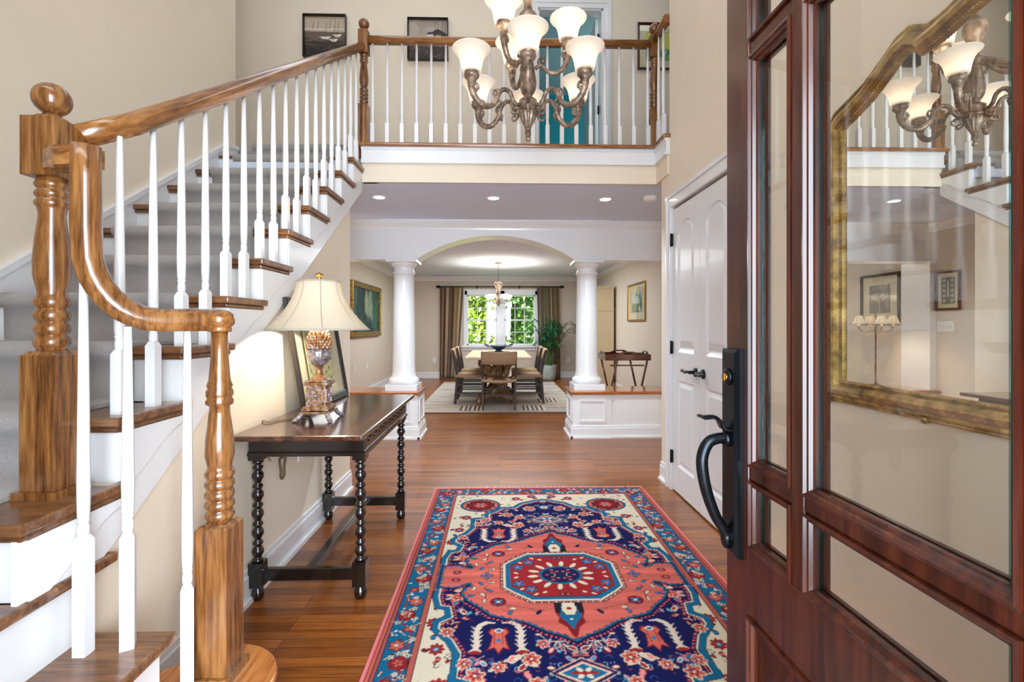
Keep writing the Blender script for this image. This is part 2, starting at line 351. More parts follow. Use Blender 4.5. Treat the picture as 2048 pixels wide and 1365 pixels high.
# ---- painted surfaces: colours laid on a grid mesh
class Canvas:
    def __init__(s, w, h, nx, ny, base):
        s.w, s.h, s.nx, s.ny = w, h, nx, ny
        s.X, s.Y = np.meshgrid(np.linspace(-w/2, w/2, nx), np.linspace(-h/2, h/2, ny))
        s.c = np.zeros((ny, nx, 3), dtype=np.float32); s.c[:] = lin(base)
    def _win(s, x0, x1, y0, y1):
        i0 = max(0, int((x0+s.w/2)/s.w*(s.nx-1))-1); i1 = min(s.nx, int((x1+s.w/2)/s.w*(s.nx-1))+3)
        j0 = max(0, int((y0+s.h/2)/s.h*(s.ny-1))-1); j1 = min(s.ny, int((y1+s.h/2)/s.h*(s.ny-1))+3)
        return slice(j0, max(j0, j1)), slice(i0, max(i0, i1))
    def poly(s, pts, col, sym=1):
        for q in s._sym(pts, sym):
            xs = [p[0] for p in q]; ys = [p[1] for p in q]; w = s._win(min(xs), max(xs), min(ys), max(ys))
            X = s.X[w]; Y = s.Y[w]
            if X.size == 0: continue
            ins = np.zeros(X.shape, bool); n = len(q)
            for i in range(n):
                x1, y1 = q[i]; x2, y2 = q[(i+1) % n]
                if y1 == y2: continue
                c = ((Y >= y1) != (Y >= y2)) & (X < (x2-x1)*(Y-y1)/(y2-y1)+x1); ins ^= c
            s.c[w][ins] = lin(col)
    def _sym(s, pts, sym):
        out = [pts]
        if sym in (2, 4): out.append([(-x, y) for x, y in pts])
        if sym in (3, 4): out.append([(x, -y) for x, y in pts])
        if sym == 4: out.append([(-x, -y) for x, y in pts])
        return out
    def ell(s, cx, cy_, rx, ry, col, sym=1, rot=0.0):
        pts = [(cx+rx*math.cos(t)*math.cos(rot)-ry*math.sin(t)*math.sin(rot), cy_+rx*math.cos(t)*math.sin(rot)+ry*math.sin(t)*math.cos(rot)) for t in [2*PI*i/18 for i in range(18)]]
        s.poly(pts, col, sym)
    def line(s, pts, wd, col, sym=1, closed=False):
        for q in s._sym(pts, sym):
            m = len(q) if closed else len(q)-1
            for i in range(m):
                x1, y1 = q[i]; x2, y2 = q[(i+1) % len(q)]; r = wd/2
                w = s._win(min(x1, x2)-r, max(x1, x2)+r, min(y1, y2)-r, max(y1, y2)+r); X = s.X[w]; Y = s.Y[w]
                if X.size == 0: continue
                dx, dy = x2-x1, y2-y1; L = dx*dx+dy*dy+1e-12
                t = np.clip(((X-x1)*dx+(Y-y1)*dy)/L, 0, 1)
                s.c[w][(X-x1-t*dx)**2+(Y-y1-t*dy)**2 <= r*r] = lin(col)
    def flower(s, x, y, r, pet, mid, out=None, n=6, sym=1, a0=0.0):
        if out: 
            for i in range(n):
                a = a0+2*PI*i/n; s.ell(x+r*0.62*math.cos(a), y+r*0.62*math.sin(a), r*0.5, r*0.36, out, sym, a)
        for i in range(n):
            a = a0+2*PI*i/n; s.ell(x+r*0.6*math.cos(a), y+r*0.6*math.sin(a), r*0.4, r*0.26, pet, sym, a)
        s.ell(x, y, r*0.3, r*0.3, mid, sym)
    def mesh(s, name, mat, parent, origin, ux, uy, thick=0.006):
        # grid surface facing ux x uy with a skirt giving it thickness
        O = Vector(origin); ux = Vector(ux); uy = Vector(uy); nrm = ux.cross(uy).normalized()
        nx, ny = s.nx, s.ny
        X = s.X.ravel(); Y = s.Y.ravel()
        V = np.array(O)[None, :]+X[:, None]*np.array(ux)[None, :]+Y[:, None]*np.array(uy)[None, :]
        i = np.arange(nx-1)[None, :]+np.arange(ny-1)[:, None]*nx; i = i.ravel()
        Fq = np.stack([i, i+1, i+1+nx, i+nx], 1)
        ring = list(range(nx))+[j*nx+nx-1 for j in range(1, ny)]+[(ny-1)*nx+k for k in range(nx-2, -1, -1)]+[j*nx for j in range(ny-2, 0, -1)]
        n0 = nx*ny; R = len(ring)
        V2 = V[ring]-np.array(nrm)[None, :]*thick
        faces = Fq.tolist()+[(ring[(k+1) % R], ring[k], n0+k, n0+(k+1) % R) for k in range(R)]
        faces.append(tuple(n0+k for k in range(R-1, -1, -1)))
        mb = MB(); mb.v = [tuple(p) for p in np.vstack([V, V2]).tolist()]; mb.f = faces; mb.sm = [False]*len(faces)
        C = s.c.reshape(-1, 3); mb.col = np.vstack([C, C[ring]])
        off = Vector((0, 0, 0)); q = parent
        while q is not None: off += Vector(q.location); q = q.parent
        me = bpy.data.meshes.new(name); me.from_pydata([(p[0]-off[0], p[1]-off[1], p[2]-off[2]) for p in mb.v], [], faces); me.materials.append(mat)
        at = me.color_attributes.new('Col', 'FLOAT_COLOR', 'POINT'); arr = np.ones((len(mb.v), 4), dtype=np.float32); arr[:, :3] = mb.col
        at.data.foreach_set('color', arr.ravel()); me.update()
        o = bpy.data.objects.new(name, me); COL.objects.link(o)
        if parent is not None: o.parent = parent
        return o

# ================================================================== THE HOUSE
CE = 2.355      # hall ceiling
F2 = 2.653      # upper floor
TOP = 5.15
XW, XR, XL, XH, XD = -1.105, 1.285, -2.08, -2.3, 2.2    # stair wall, closet wall, far left wall, hall left, hall right
struct('floor', MB().box(-4.2, 3.2, -0.1, 11.35, -0.1, 0), M['floor'], 'glossy oak strip floor of narrow boards running crosswise', 'floor')
struct('ground', MB().box(-25, 25, 11.5, 60, -0.75, -0.6), M['grass'], 'sunlit lawn outside the dining room window', 'lawn')
struct('porch_floor', MB().box(-4, 4, -3.2, -0.1, -0.2, -0.06), plain('porch_stone', (120, 116, 110), 0.1, 8, 0.1, rough=0.8), 'grey stone porch floor outside the open front door', 'porch')
struct('sun_block_slab', MB().box(-3.5, 3.5, -3.4, 0.05, 2.6, 2.75), M['white'], 'unseen white slab added outside the front door to block the sun', 'sun blocker')  # unseen slab added to keep direct sun out of the doorway

# left foyer wall, stair side wall, closet wall
struct('wall_left', MB().box(XL-0.15, XL, 0.05, 3.85, 0, TOP), M['wall'], 'tall beige foyer wall rising behind the staircase', 'wall')
zb = lambda y: 0.80+0.687*(y-1.42)-0.10
struct('wall_stair_side', MB().prism([(1.25, 0), (3.59, 0), (3.59, zb(3.59)+0.06), (1.25, zb(1.25)+0.06)], 'yz', XW, XW-0.12), M['wall'], 'beige triangular wall under the staircase behind the console table', 'wall')
struct('wall_stair_end', MB().box(XL, XW-0.12, 3.47, 3.59, 0, 2.0), M['wall'], 'beige end wall closing the space under the stairs', 'wall')
wr = MB()
wr.box(XR, XR+0.12, 0.05, 2.58, 0, TOP).box(XR, XR+0.12, 2.58, 3.505, 2.075, TOP).box(XR, XR+0.12, 3.505, 3.586, 0, TOP).box(XR, XR+0.12, 3.586, 3.76, 0, CE)
struct('wall_right', wr, M['wall'], 'beige foyer wall with the double closet and the gilt mirror', 'wall')
struct('closet_interior', MB().box(XR+0.7, XR+0.78, 2.2, 3.9, 0, CE).box(XR+0.12, XR+0.7, 3.68, 3.76, 0, CE), M['wall'], 'beige inside of the closet behind its doors', 'wall')
wf = MB().box(-4.2, -0.64, -0.02, 0.2, 0, TOP).box(0.62, 3.2, 0.03, 0.2, 0, TOP).box(-0.64, 0.62, 0.03, 0.2, 2.40, TOP)
struct('wall_front', wf, M['wall'], 'beige front wall around the open front doorway', 'wall')
struct('wall_hall_left', MB().box(XH-0.12, XH, 3.59, 11.35, 0, CE), M['dwall'], 'taupe left wall of the hall and dining room', 'wall')
struct('wall_hall_right', MB().box(XD, XD+0.12, 3.76, 11.35, 0, CE), M['dwall'], 'taupe right wall of the dining room with a small gilt framed picture', 'wall')
WX0, WX1, WZ0, WZ1 = -0.80, 0.90, 0.74, 2.03
wd = MB().box(XH-0.1, WX0, 11.2, 11.35, 0, CE).box(WX1, XD+0.1, 11.2, 11.35, 0, CE).box(WX0, WX1, 11.2, 11.35, 0, WZ0).box(WX0, WX1, 11.2, 11.35, WZ1, CE)
struct('wall_dining_far', wd, M['dwall'], 'taupe far wall of the dining room around the double window', 'wall')
struct('ceiling_hall', MB().box(-4.2, 3.2, 3.87, 11.35, CE, CE+0.1).box(XR+0.12, 3.2, 2.0, 3.87, CE, CE+0.1).box(-4.2, XW-0.02, 3.59, 3.87, CE-0.0, CE+0.1), M['ceil'], 'pale grey ceiling of the hall with three recessed lights', 'ceiling')
struct('ceiling_foyer', MB().box(-4.2, 3.2, 0.0, 8.2, TOP, TOP+0.1), M['ceil'], 'high white ceiling over the two storey foyer', 'ceiling')
# upper floor, beam face under the balcony
struct('floor_upper', MB().box(-4.2, 3.2, 3.875, 8.2, CE+0.1, F2-0.01).box(XR+0.12, 3.2, 0.2, 3.875, CE+0.1, F2-0.01), M['carpet'], 'grey carpeted upper landing floor', 'floor')
struct('wall_balcony_face', MB().box(-1.09, XR-0.015, 3.85, 3.875, CE, 2.53).box(XR-0.015, XR+0.12, 3.588, 3.875, CE, 2.53).box(-1.09, -0.97, 3.875, 3.9, CE, 2.53), M['wall'], 'beige face of the beam below the upstairs balcony', 'wall')
fa = MB().box(-1.09, XR-0.03, 3.83, 3.875, 2.515, 2.625).box(XR-0.03, XR+0.1, 3.575, 3.875, 2.515, 2.625)
fa.box(-1.09, XR-0.04, 3.82, 3.84, 2.50, 2.52).box(XR-0.04, XR-0.001, 3.574, 3.82, 2.50, 2.52).box(-1.09, XR-0.04, 3.818, 3.84, 2.605, 2.625).box(XR-0.04, XR-0.001, 3.574, 3.818, 2.605, 2.625)
struct('trim_balcony', fa, M['white'], 'white fascia board along the edge of the upstairs balcony', 'fascia')
cp = MB().box(-1.13, XR-0.05, 3.79, 3.95, 2.625, F2).box(XR-0.055, XR+0.09, 3.56, 3.95, 2.625, F2)
struct('trim_balcony_cap', cp, M['oak_x'], 'oak nosing cap on top of the white balcony fascia', 'nosing', bevel=0.008)
# upstairs hall
DX0, DX1, DZ = 0.423, 1.132, 4.66
wu = MB().box(-4.2, DX0, 5.2, 5.32, F2-0.01, TOP).box(DX1, 3.2, 5.2, 5.32, F2-0.01, TOP).box(DX0, DX1, 5.2, 5.32, DZ, TOP)
struct('wall_upper_back', wu, M['wall'], 'beige upstairs hall wall with three small pictures and a bedroom doorway', 'wall')
struct('wall_upper_left', MB().box(-4.3, -4.2, 3.6, 5.3, F2, TOP).box(-4.2, XL-0.15, 3.75, 3.85, F2, TOP), M['wall'], 'beige wall at the left end of the upstairs hall', 'wall')
struct('wall_upper_right', MB().box(3.1, 3.2, 0.2, 5.3, F2, TOP), M['wall'], 'beige wall at the right end of the upstairs hall', 'wall')
tr = MB().box(-0.9, -0.8, 5.32, 8.1, F2, TOP).box(2.4, 2.5, 5.32, 8.1, F2, TOP).box(-0.9, 2.5, 8.0, 8.1, F2, TOP)
struct('wall_teal_bedroom', tr, M['teal'], 'deep teal walls of the bedroom seen through the upstairs doorway', 'wall')
struct('ceiling_bedroom', MB().box(-0.9, 2.5, 5.33, 8.1, TOP-0.08, TOP-0.01), plain('bedroom_ceiling', (120, 160, 165), 0, 5, 0, rough=0.9), 'grey teal ceiling of the upstairs bedroom', 'ceiling')
# upstairs door casing and open door
cs = MB()
for x0, x1 in ((DX0-0.065, DX0), (DX1, DX1+0.09)): cs.box(x0, x1, 5.18, 5.2, F2, DZ+0.08)
cs.box(DX0, DX1, 5.18, 5.2, DZ, DZ+0.08).box(DX0-0.05, DX0-0.035, 5.17, 5.2, F2, DZ+0.07).box(DX1+0.05, DX1+0.065, 5.17, 5.2, F2, DZ+0.07).box(DX0-0.035, DX1+0.05, 5.17, 5.2, DZ+0.05, DZ+0.065)
cs.box(DX0-0.005, DX0+0.015, 5.2, 5.32, F2, DZ).box(DX1-0.015, DX1+0.005, 5.2, 5.32, F2, DZ).box(DX0, DX1, 5.2, 5.32, DZ-0.015, DZ+0.005)
struct('trim_bedroom_door', cs, M['white'], 'white casing around the upstairs bedroom doorway', 'door casing')
d = thing('door_bedroom', 'white bedroom door standing open against the teal room upstairs', 'door', (DX1-0.02, 5.33, F2), kind='structure')
ang = 4.0
dl = MB().box(1.075, 1.112, 5.34, 6.04, F2+0.01, DZ-0.02)
dl.build('door_leaf', M['white'], d, 0.003)
for z in (4.42, 3.62, 2.9): MB().box(1.100, 1.125, 5.318, 5.345, z-0.045, z+0.045).build('hinge', M['black'], d)
MB().lathe([(0.012, 0), (0.012, 0.03), (0.026, 0.04), (0.03, 0.055), (0.02, 0.07)], (1.075, 5.97, 3.55), 12, axis='x').build('door_knob', M['black'], d)
# cloth of teal beads in the bedroom
cv = Canvas(0.34, 0.95, 60, 120, (0, 110, 125))
for i in range(18):
    for j in range(48): cv.ell(-0.16+i*0.019, -0.465+j*0.0195, 0.006, 0.006, (150, 214, 214) if (i+j) % 2 else (20, 60, 80))
cv.mesh('wall_hanging', M['print'], None, (0.98, 7.97, 3.25), (1, 0, 0), (0, 0, 1), 0.01)
tag(bpy.data.objects['wall_hanging'], 'dotted teal cloth hanging low in the bedroom upstairs', 'cloth')

# ------------------------------------------------------------------ crown mouldings and baseboards
CR = [(0, 0), (0, -0.10), (0.012, -0.10), (0.016, -0.08), (0.03, -0.06), (0.055, -0.035), (0.065, -0.02), (0.075, -0.015), (0.075, 0)]
def crown(mb, p0, p1, nrm, z=CE):
    # straight moulding along the wall, nrm = direction away from wall
    p0 = Vector(p0); p1 = Vector(p1); n = Vector(nrm); k = len(CR)
    vs = [Vector((p.x, p.y, z))+n*a+Vector((0, 0, b)) for p in (p0, p1) for a, b in CR]
    mb.add(vs, [(i, (i+1) % k, k+(i+1) % k, k+i) for i in range(k)]+[tuple(range(k)), tuple(range(2*k-1, k-1, -1))])
cm = MB(); crown(cm, (XH, 5.5, 0), (XH, 11.2, 0), (1, 0, 0)); crown(cm, (XD, 5.5, 0), (XD, 11.2, 0), (-1, 0, 0)); crown(cm, (XH, 11.2, 0), (XD, 11.2, 0), (0, -1, 0))
struct('trim_dining_crown', cm, M['white'], 'white crown moulding around the top of the dining room walls', 'crown moulding')
def base(mb, x0, y0, x1, y1, nrm, h_=0.14, z=0, t=0.016):
    nx, ny = nrm
    mb.box(min(x0, x1)+min(0, nx*t), max(x0, x1)+max(0, nx*t), min(y0, y1)+min(0, ny*t), max(y0, y1)+max(0, ny*t), z, z+h_-0.025)
    t2 = t*0.65; mb.box(min(x0, x1)+min(0, nx*t2), max(x0, x1)+max(0, nx*t2), min(y0, y1)+min(0, ny*t2), max(y0, y1)+max(0, ny*t2), z+h_-0.025, z+h_)
    t3 = t*1.9; mb.box(min(x0, x1)+min(0, nx*t3), max(x0, x1)+max(0, nx*t3), min(y0, y1)+min(0, ny*t3), max(y0, y1)+max(0, ny*t3), z, z+0.02)
for nm, args, lab in (('stair', (XW, 1.35, XW, 3.59, (1, 0)), 'white baseboard along the foot of the wall behind the console table'),
                      ('dining_far', (XH, 11.2, XD, 11.2, (0, -1)), 'white baseboard across the far dining room wall'),
                      ('dining_right', (XD, 5.7, XD, 11.2, (-1, 0)), 'white baseboard on the right dining room wall'),
                      ('dining_left', (XH, 3.6, XH, 11.2, (1, 0)), 'white baseboard on the left wall of hall and dining room'),
                      ('right_end', (XR, 3.62, XR, 3.76, (-1, 0)), 'short white baseboard between closet casing and wall end'),
                      ('right', (XR, 0.2, XR, 2.49, (-1, 0)), 'white baseboard below the gilt mirror')):
    b = MB(); base(b, *args); struct('baseboard_'+nm, b, M['white'], lab, 'baseboard')

# ------------------------------------------------------------------ half walls, columns and arch
CX = -0.035; CYC = 5.39
def pier(side, xin, xwall, lab):
    s = side
    # s=+1: right, pier from xin outwards to xin+s*0.415, then lower wall to xwall
    xo = xin+s*0.42
    t = thing('half_wall', lab, 'half wall', (xin+s*0.2, 5.36, 0), kind='structure')
    m = MB().box(xin, xo, 5.15, 5.60, 0, 0.468)
    m.box(xo, xwall, 5.165, 5.585, 0, 0.468)
    # panel mouldings: front, inner side
    def frame(x0, x1, z0, z1, y):
        for a in ((x0, x1, z0, z0+0.02), (x0, x1, z1-0.02, z1), (x0, x0+0.02, z0+0.02, z1-0.02), (x1-0.02, x1, z0+0.02, z1-0.02)):
            m.box(a[0], a[1], y-0.012, y, a[2], a[3])
    xa, xb = sorted((xin+s*0.07, xo-s*0.06)); frame(xa, xb, 0.17, 0.415, 5.15)
    x_ = xin
    for a in ((5.22, 5.53, 0.17, 0.19), (5.22, 5.53, 0.395, 0.415), (5.22, 5.24, 0.19, 0.395), (5.51, 5.53, 0.19, 0.395)):
        m.box(x_, x_-s*0.012, a[0], a[1], a[2], a[3])
    m.build('panel_body', M['white'], t)
    b = MB(); base(b, min(xin, xo), 5.15, max(xin, xo), 5.15, (0, -1), 0.13, t=0.02); base(b, xin, 5.135, xin, 5.6, (-s, 0), 0.13, t=0.02)
    base(b, min(xo, xwall), 5.165, max(xo, xwall), 5.165, (0, -1), 0.13, t=0.02)
    b.build('base_moulding', M['white'], t)
    c = MB().box(xin-s*0.02, xo+s*0.018, 5.12, 5.62, 0.468, 0.5).box(xo+s*0.018, xwall, 5.135, 5.61, 0.468, 0.5)
    tag(c.build('wood_cap', M['cap'], t, 0.008), 'polished orange oak cap board')
    return t
pier(1, 0.79, XD, 'white panelled half wall with oak cap right of the passage')
pier(-1, -0.865, XH, 'white panelled half wall with oak cap left of the passage')
def column(x, lab):
    t = thing('column', lab, 'column', (x, CYC, 0.5), kind=None)
    MB().box(x-0.172, x+0.172, CYC-0.172, CYC+0.172, 0.5, 0.565).build('plinth', M['white'], t, 0.003)
    prof = [(0.158, 0.565), (0.166, 0.58), (0.168, 0.60), (0.16, 0.625), (0.146, 0.635), (0.138, 0.64), (0.135, 0.655), (0.128, 0.675), (0.124, 0.72)]
    prof += [(0.124-0.014*((i/10)**1.6), 0.72+1.06*i/10) for i in range(1, 11)]
    prof += [(0.124, 1.785), (0.124, 1.80), (0.112, 1.808), (0.112, 1.855), (0.12, 1.862), (0.13, 1.872), (0.142, 1.89), (0.146, 1.905)]
    MB().lathe(prof, (x, CYC, 0), 32).build('shaft', M['white'], t)
    MB().box(x-0.165, x+0.165, CYC-0.165, CYC+0.165, 1.905, 1.935).build('capital', M['white'], t, 0.003)
column(CX+1.025, 'white round column on the half wall right of the passage')
column(CX-1.025, 'white round column on the half wall left of the passage')
# arched header
ah = thing('arch_header', 'white header with shallow arch and crown moulding resting on two columns', 'arch', (CX, CYC, 1.93), kind='structure')
HX = 1.165; ZB = 1.935; AR = 0.865; RS = 0.262
R_ = (AR*AR+RS*RS)/(2*RS); a0 = math.asin(AR/R_)
arc = [(CX+R_*math.sin(a), ZB+RS-R_+R_*math.cos(a)) for a in [-a0+2*a0*i/28 for i in range(29)]]
m = MB()
y0, y1 = 5.255, 5.525
n = len(arc)
vs = []; fs = []
for y in (y0, y1):
    for (x, z) in arc: vs.append((x, y, z))
    for (x, z) in arc: vs.append((x, y, CE))
for i in range(n-1):
    fs += [(i, i+1, n+i+1, n+i), (2*n+i+1, 2*n+i, 3*n+i, 3*n+i+1), (i+1, i, 2*n+i, 2*n+i+1)]
m.add(vs, fs)
m.box(CX-HX, arc[0][0], y0, y1, ZB, CE).box(arc[-1][0], CX+HX, y0, y1, ZB, CE)
m.build('header_face', M['white'], ah)
e = MB(); e.sweep([(x, y0-0.004, z+0.004) for x, z in arc[3:-3]], [(-0.006, -0.012), (0.006, -0.012), (0.006, 0.008), (-0.006, 0.008)], up=(0, -1, 0), smooth=False)
e.build('arch_bead', M['white'], ah)
cr = MB()
prof = [(a+0.0, b) for a, b in CR]
pth = [(CX-HX, y1), (CX-HX, y0), (CX+HX, y0), (CX+HX, y1)]
def crown_path(mb, pts, sgn=1, z=CE):
    # pts in plan, mitred, mouldings grow to the left of travel * sgn
    k = len(CR); vs = []
    for i, p in enumerate(pts):
        p = Vector(p)
        d0 = (Vector(pts[i])-Vector(pts[i-1])).normalized() if i > 0 else None
        d1 = (Vector(pts[i+1])-Vector(pts[i])).normalized() if i < len(pts)-1 else None
        n0 = Vector((-d0.y, d0.x)) if d0 else None; n1 = Vector((-d1.y, d1.x)) if d1 else None
        if n0 is None: nn = n1
        elif n1 is None: nn = n0
        else:
            nn = (n0+n1); nn = nn/ (nn.length*nn.length)*2
        for a, b in CR: vs.append((p.x+nn.x*a*sgn, p.y+nn.y*a*sgn, z+b))
    fs = [(j*k+i, j*k+(i+1) % k, (j+1)*k+(i+1) % k, (j+1)*k+i) for j in range(len(pts)-1) for i in range(k)]
    mb.add(vs, fs+[tuple(range(k)), tuple(range((len(pts)-1)*k, len(pts)*k))])
crown_path(cr, [(CX-HX, y1), (CX-HX, y0), (CX+HX, y0), (CX+HX, y1)], -1)
cr.build('crown', M['white'], ah)
for s, lab in ((1, 'white flat header over the right half wall'), (-1, 'white flat header over the left half wall')):
    xo = XD if s > 0 else XH
    t = thing('side_header', lab, 'header', (CX+s*1.6, CYC, 1.93), kind='structure')
    MB().box(CX+s*HX, xo, y0+0.03, y1-0.03, ZB, CE).build('header_board', M['white'], t)
    c = MB(); crown(c, (CX+s*HX, y0+0.03, 0), (xo, y0+0.03, 0), (0, -1, 0)); c.build('crown', M['white'], t)
struct('trim_pilaster', MB().box(XH, XH+0.07, 5.2, 5.58, 0.5, ZB), M['white'], 'white flat pilaster on the left hall wall above the half wall', 'pilaster')
crh = MB(); crown(crh, (XH, 3.6, 0), (XH, 5.28, 0), (1, 0, 0)); crown(crh, (XD, 3.8, 0), (XD, 5.28, 0), (-1, 0, 0))
struct('trim_hall_crown', crh, M['white'], 'white crown moulding on the hall side walls', 'crown moulding')

# ------------------------------------------------------------------ dining window
wn = thing('window_1', 'white double hung twin window with small panes over the dining table', 'window', (0.05, 11.2, WZ0), kind='structure')
f = MB()
f.box(WX0-0.02, WX0+0.06, 11.17, 11.33, WZ0, WZ1).box(WX1-0.06, WX1+0.02, 11.17, 11.33, WZ0, WZ1).box(WX0, WX1, 11.17, 11.33, WZ1-0.10, WZ1+0.03).box(WX0-0.06, WX1+0.06, 11.10, 11.33, WZ0-0.03, WZ0+0.02)
f.box(-0.055, 0.13, 11.17, 11.33, WZ0, WZ1).box(WX0-0.05, WX1+0.05, 11.165, 11.2, WZ0-0.1, WZ0-0.03)
f.build('window_frame', M['white'], wn, 0.003)
for x0, x1 in ((WX0+0.05, -0.045), (0.12, WX1-0.05)):
    zt = WZ1-0.10; zm = (WZ0+0.02+zt)/2
    for z0, z1, y in ((WZ0+0.02, zm+0.02, 11.235), (zm-0.02, zt, 11.275)):
        s_ = MB().box(x0, x0+0.035, y-0.015, y+0.015, z0, z1).box(x1-0.035, x1, y-0.015, y+0.015, z0, z1).box(x0, x1, y-0.015, y+0.015, z0, z0+0.035).box(x0, x1, y-0.015, y+0.015, z1-0.03, z1)
        for k in (1, 2): xx = x0+0.035+(x1-x0-0.07)*k/3; s_.box(xx-0.008, xx+0.008, y-0.01, y+0.01, z0, z1)
        zz = (z0+z1)/2; s_.box(x0, x1, y-0.01, y+0.01, zz-0.008, zz+0.008)
        so = s_.build('sash', M['white'], wn)
        MB().box(x0+0.03, x1-0.03, y-0.003, y+0.003, z0+0.03, z1-0.025).build('pane', M['glass'], so)

# ------------------------------------------------------------------ closet doors
cd_y = [(3.035, 3.50), (2.575, 3.030)]
cas = MB()
cas.box(XR-0.02, XR, 3.505, 3.59, 0, 2.16).box(XR-0.02, XR, 2.49, 2.575, 0, 2.16).box(XR-0.02, XR, 2.575, 3.505, 2.075, 2.16)
cas.box(XR-0.032, XR, 3.57, 3.595, 0, 2.175).box(XR-0.032, XR, 2.485, 2.51, 0, 2.175).box(XR-0.032, XR, 2.51, 3.57, 2.15, 2.175)
cas.box(XR-0.026, XR, 3.508, 3.52, 0, 2.09).box(XR-0.026, XR, 2.56, 2.572, 0, 2.09).box(XR-0.026, XR, 2.572, 3.508, 2.078, 2.09)
struct('trim_closet', cas, M['white'], 'white moulded casing around the double closet doors', 'door casing')
struct('closet_gap_strip', MB().box(XR+0.02, XR+0.06, 2.575, 3.505, 2.062, 2.075), M['black'], 'dark gap strip above the closet doors', 'gap strip')  # black strip stands in for the shade in the gap above the doors
def closet_door(idx, ya, yb, lab, hs):
    t = thing('door_%d' % idx, lab, 'door', (XR+0.0, (ya+yb)/2, 0), kind='structure')
    m = MB(); z0, z1 = 0.012, 2.058
    xf = XR-0.004; xb = XR+0.032
    # recessed panels built as stiles and rails around sunk fields
    pa, pb = ya+0.088, yb-0.088
    def arch(c0, c1, zs, rise, nn=12):
        w = (c1-c0)/2; R = (w*w+rise*rise)/(2*rise); a = math.asin(min(1, w/R)); cc = (c0+c1)/2
        return [(cc+R*math.sin(-a+2*a*i/nn), zs+rise-R+R*math.cos(-a+2*a*i/nn)) for i in range(nn+1)]
    m.box(xf, xb, ya, pa, z0, z1).box(xf, xb, pb, yb, z0, z1).box(xf, xb, pa, pb, z0, 0.20).box(xf, xb, pa, pb, 0.82, 1.02)
    A = arch(pa, pb, 1.86, 0.085); m.add([(x, y, z) for x in (xf, xb) for (y, z) in A]+[(x, y, z1) for x in (xf, xb) for (y, z) in A],
        [(i, i+1, 26+i+1, 26+i) for i in range(12)]+[(13+i, 13+i+1, 39+i+1, 39+i) for i in range(12)]+[(i, i+1, 13+i+1, 13+i) for i in range(12)])
    m.box(xf+0.014, xb-0.004, pa, pb, 0.19, 1.95)
    for q in ([(pa+0.001, 0.20), (pb-0.001, 0.20), (pb-0.001, 0.82), (pa+0.001, 0.82)], [(pa+0.001, 1.02), (pb-0.001, 1.02)]+[(y, z) for y, z in A[::-1]]):
        cy_ = sum(p[0] for p in q)/len(q); cz = sum(p[1] for p in q)/len(q)
        # raised field with bevelled edge
        def ins(k): return [(cy_+(p[0]-cy_)*(1-k/0.14), cz+(p[1]-cz)*(1-k/(0.31 if len(q) == 4 else 0.42))) for p in q]
        rings = [(xf+0.001, ins(0.0)), (xf+0.010, ins(0.012)), (xf+0.013, ins(0.018)), (xf+0.002, ins(0.045))]
        nq = len(q); vs = [(x, p[0], p[1]) for x, r_ in rings for p in r_]
        m.add(vs, [(j*nq+i, j*nq+(i+1) % nq, (j+1)*nq+(i+1) % nq, (j+1)*nq+i) for j in range(3) for i in range(nq)]+[tuple(3*nq+i for i in range(nq))])
    m.build('door_leaf', M['white'], t)
    yh = yb if hs > 0 else ya
    for z in (1.84, 1.05, 0.25):
        MB().box(XR-0.016, XR+0.0, yh-0.006, yh+0.016, z-0.045, z+0.045).lathe([(0.007, z-0.048), (0.007, z+0.048)], (XR-0.018, yh+0.004, 0), 8).build('hinge', M['black'], t)
    yl = ya+0.055 if hs > 0 else yb-0.055
    lv = MB().lathe([(0.031, 0), (0.031, -0.006), (0.026, -0.012), (0.012, -0.014), (0.011, -0.05)], (xf, yl, 0.905), 20, axis='x')
    sg = 1 if hs > 0 else -1
    lv.tube(smooth_path([(xf-0.045, yl-sg*0.012, 0.905), (xf-0.05, yl+sg*0.02, 0.907), (xf-0.052, yl+sg*0.06, 0.901), (xf-0.05, yl+sg*0.095, 0.91), (xf-0.05, yl+sg*0.115, 0.905)], 5), 0.0095, 8)
    lv.build('lever_handle', M['black'], t)
closet_door(2, *cd_y[0], 'white arched panel closet door hinged at the far side', 1)
closet_door(3, *cd_y[1], 'white arched panel closet door nearer the front door', -1)

# ================================================================== STAIRCASE
RUN, RISE = 0.2757, 0.1895
TY = lambda k: 1.105+RUN*(k-4)      # nosing of tread k
TZ = lambda k: RISE*k
XE = -1.072                        # tread ends
st = thing('staircase', 'white and oak staircase with carpet runner rising along the left wall', 'staircase', (-1.5, 1.2, 0))
for k in range(4, 14):
    y0_ = TY(k); z = TZ(k); y1_ = TY(k+1)+0.035
    m = MB().box(XL, XE, y0_, y1_ if k < 13 else 3.87, z-0.028, z)
    m.box(XL, XE-0.008, y0_+0.012, y1_-0.01, z-0.042, z-0.028)
    if k < 13: m = MB().prism([(XL, y0_), (XE, y0_), (XE, y1_+0.02), (XE-0.03, y1_+0.02), (XE-0.03, y1_-0.03), (XL, y1_-0.03)], 'xy', z-0.028, z).prism([(XL, y0_+0.014), (XE-0.012, y0_+0.014), (XE-0.012, y1_+0.006), (XE-0.03, y1_+0.006), (XE-0.03, y1_-0.03), (XL, y1_-0.03)], 'xy', z-0.046, z-0.028)
    m.build('tread', M['tread'], st, 0.006)
    MB().box(XL, XE-0.0365, y0_+0.031, y0_+0.045, TZ(k-1), z-0.028).build('riser', M['white'], st)
MB().box(XL, XE-0.03, TY(14)+0.03, TY(14)+0.045, TZ(13), F2-0.03).build('riser', M['white'], st)
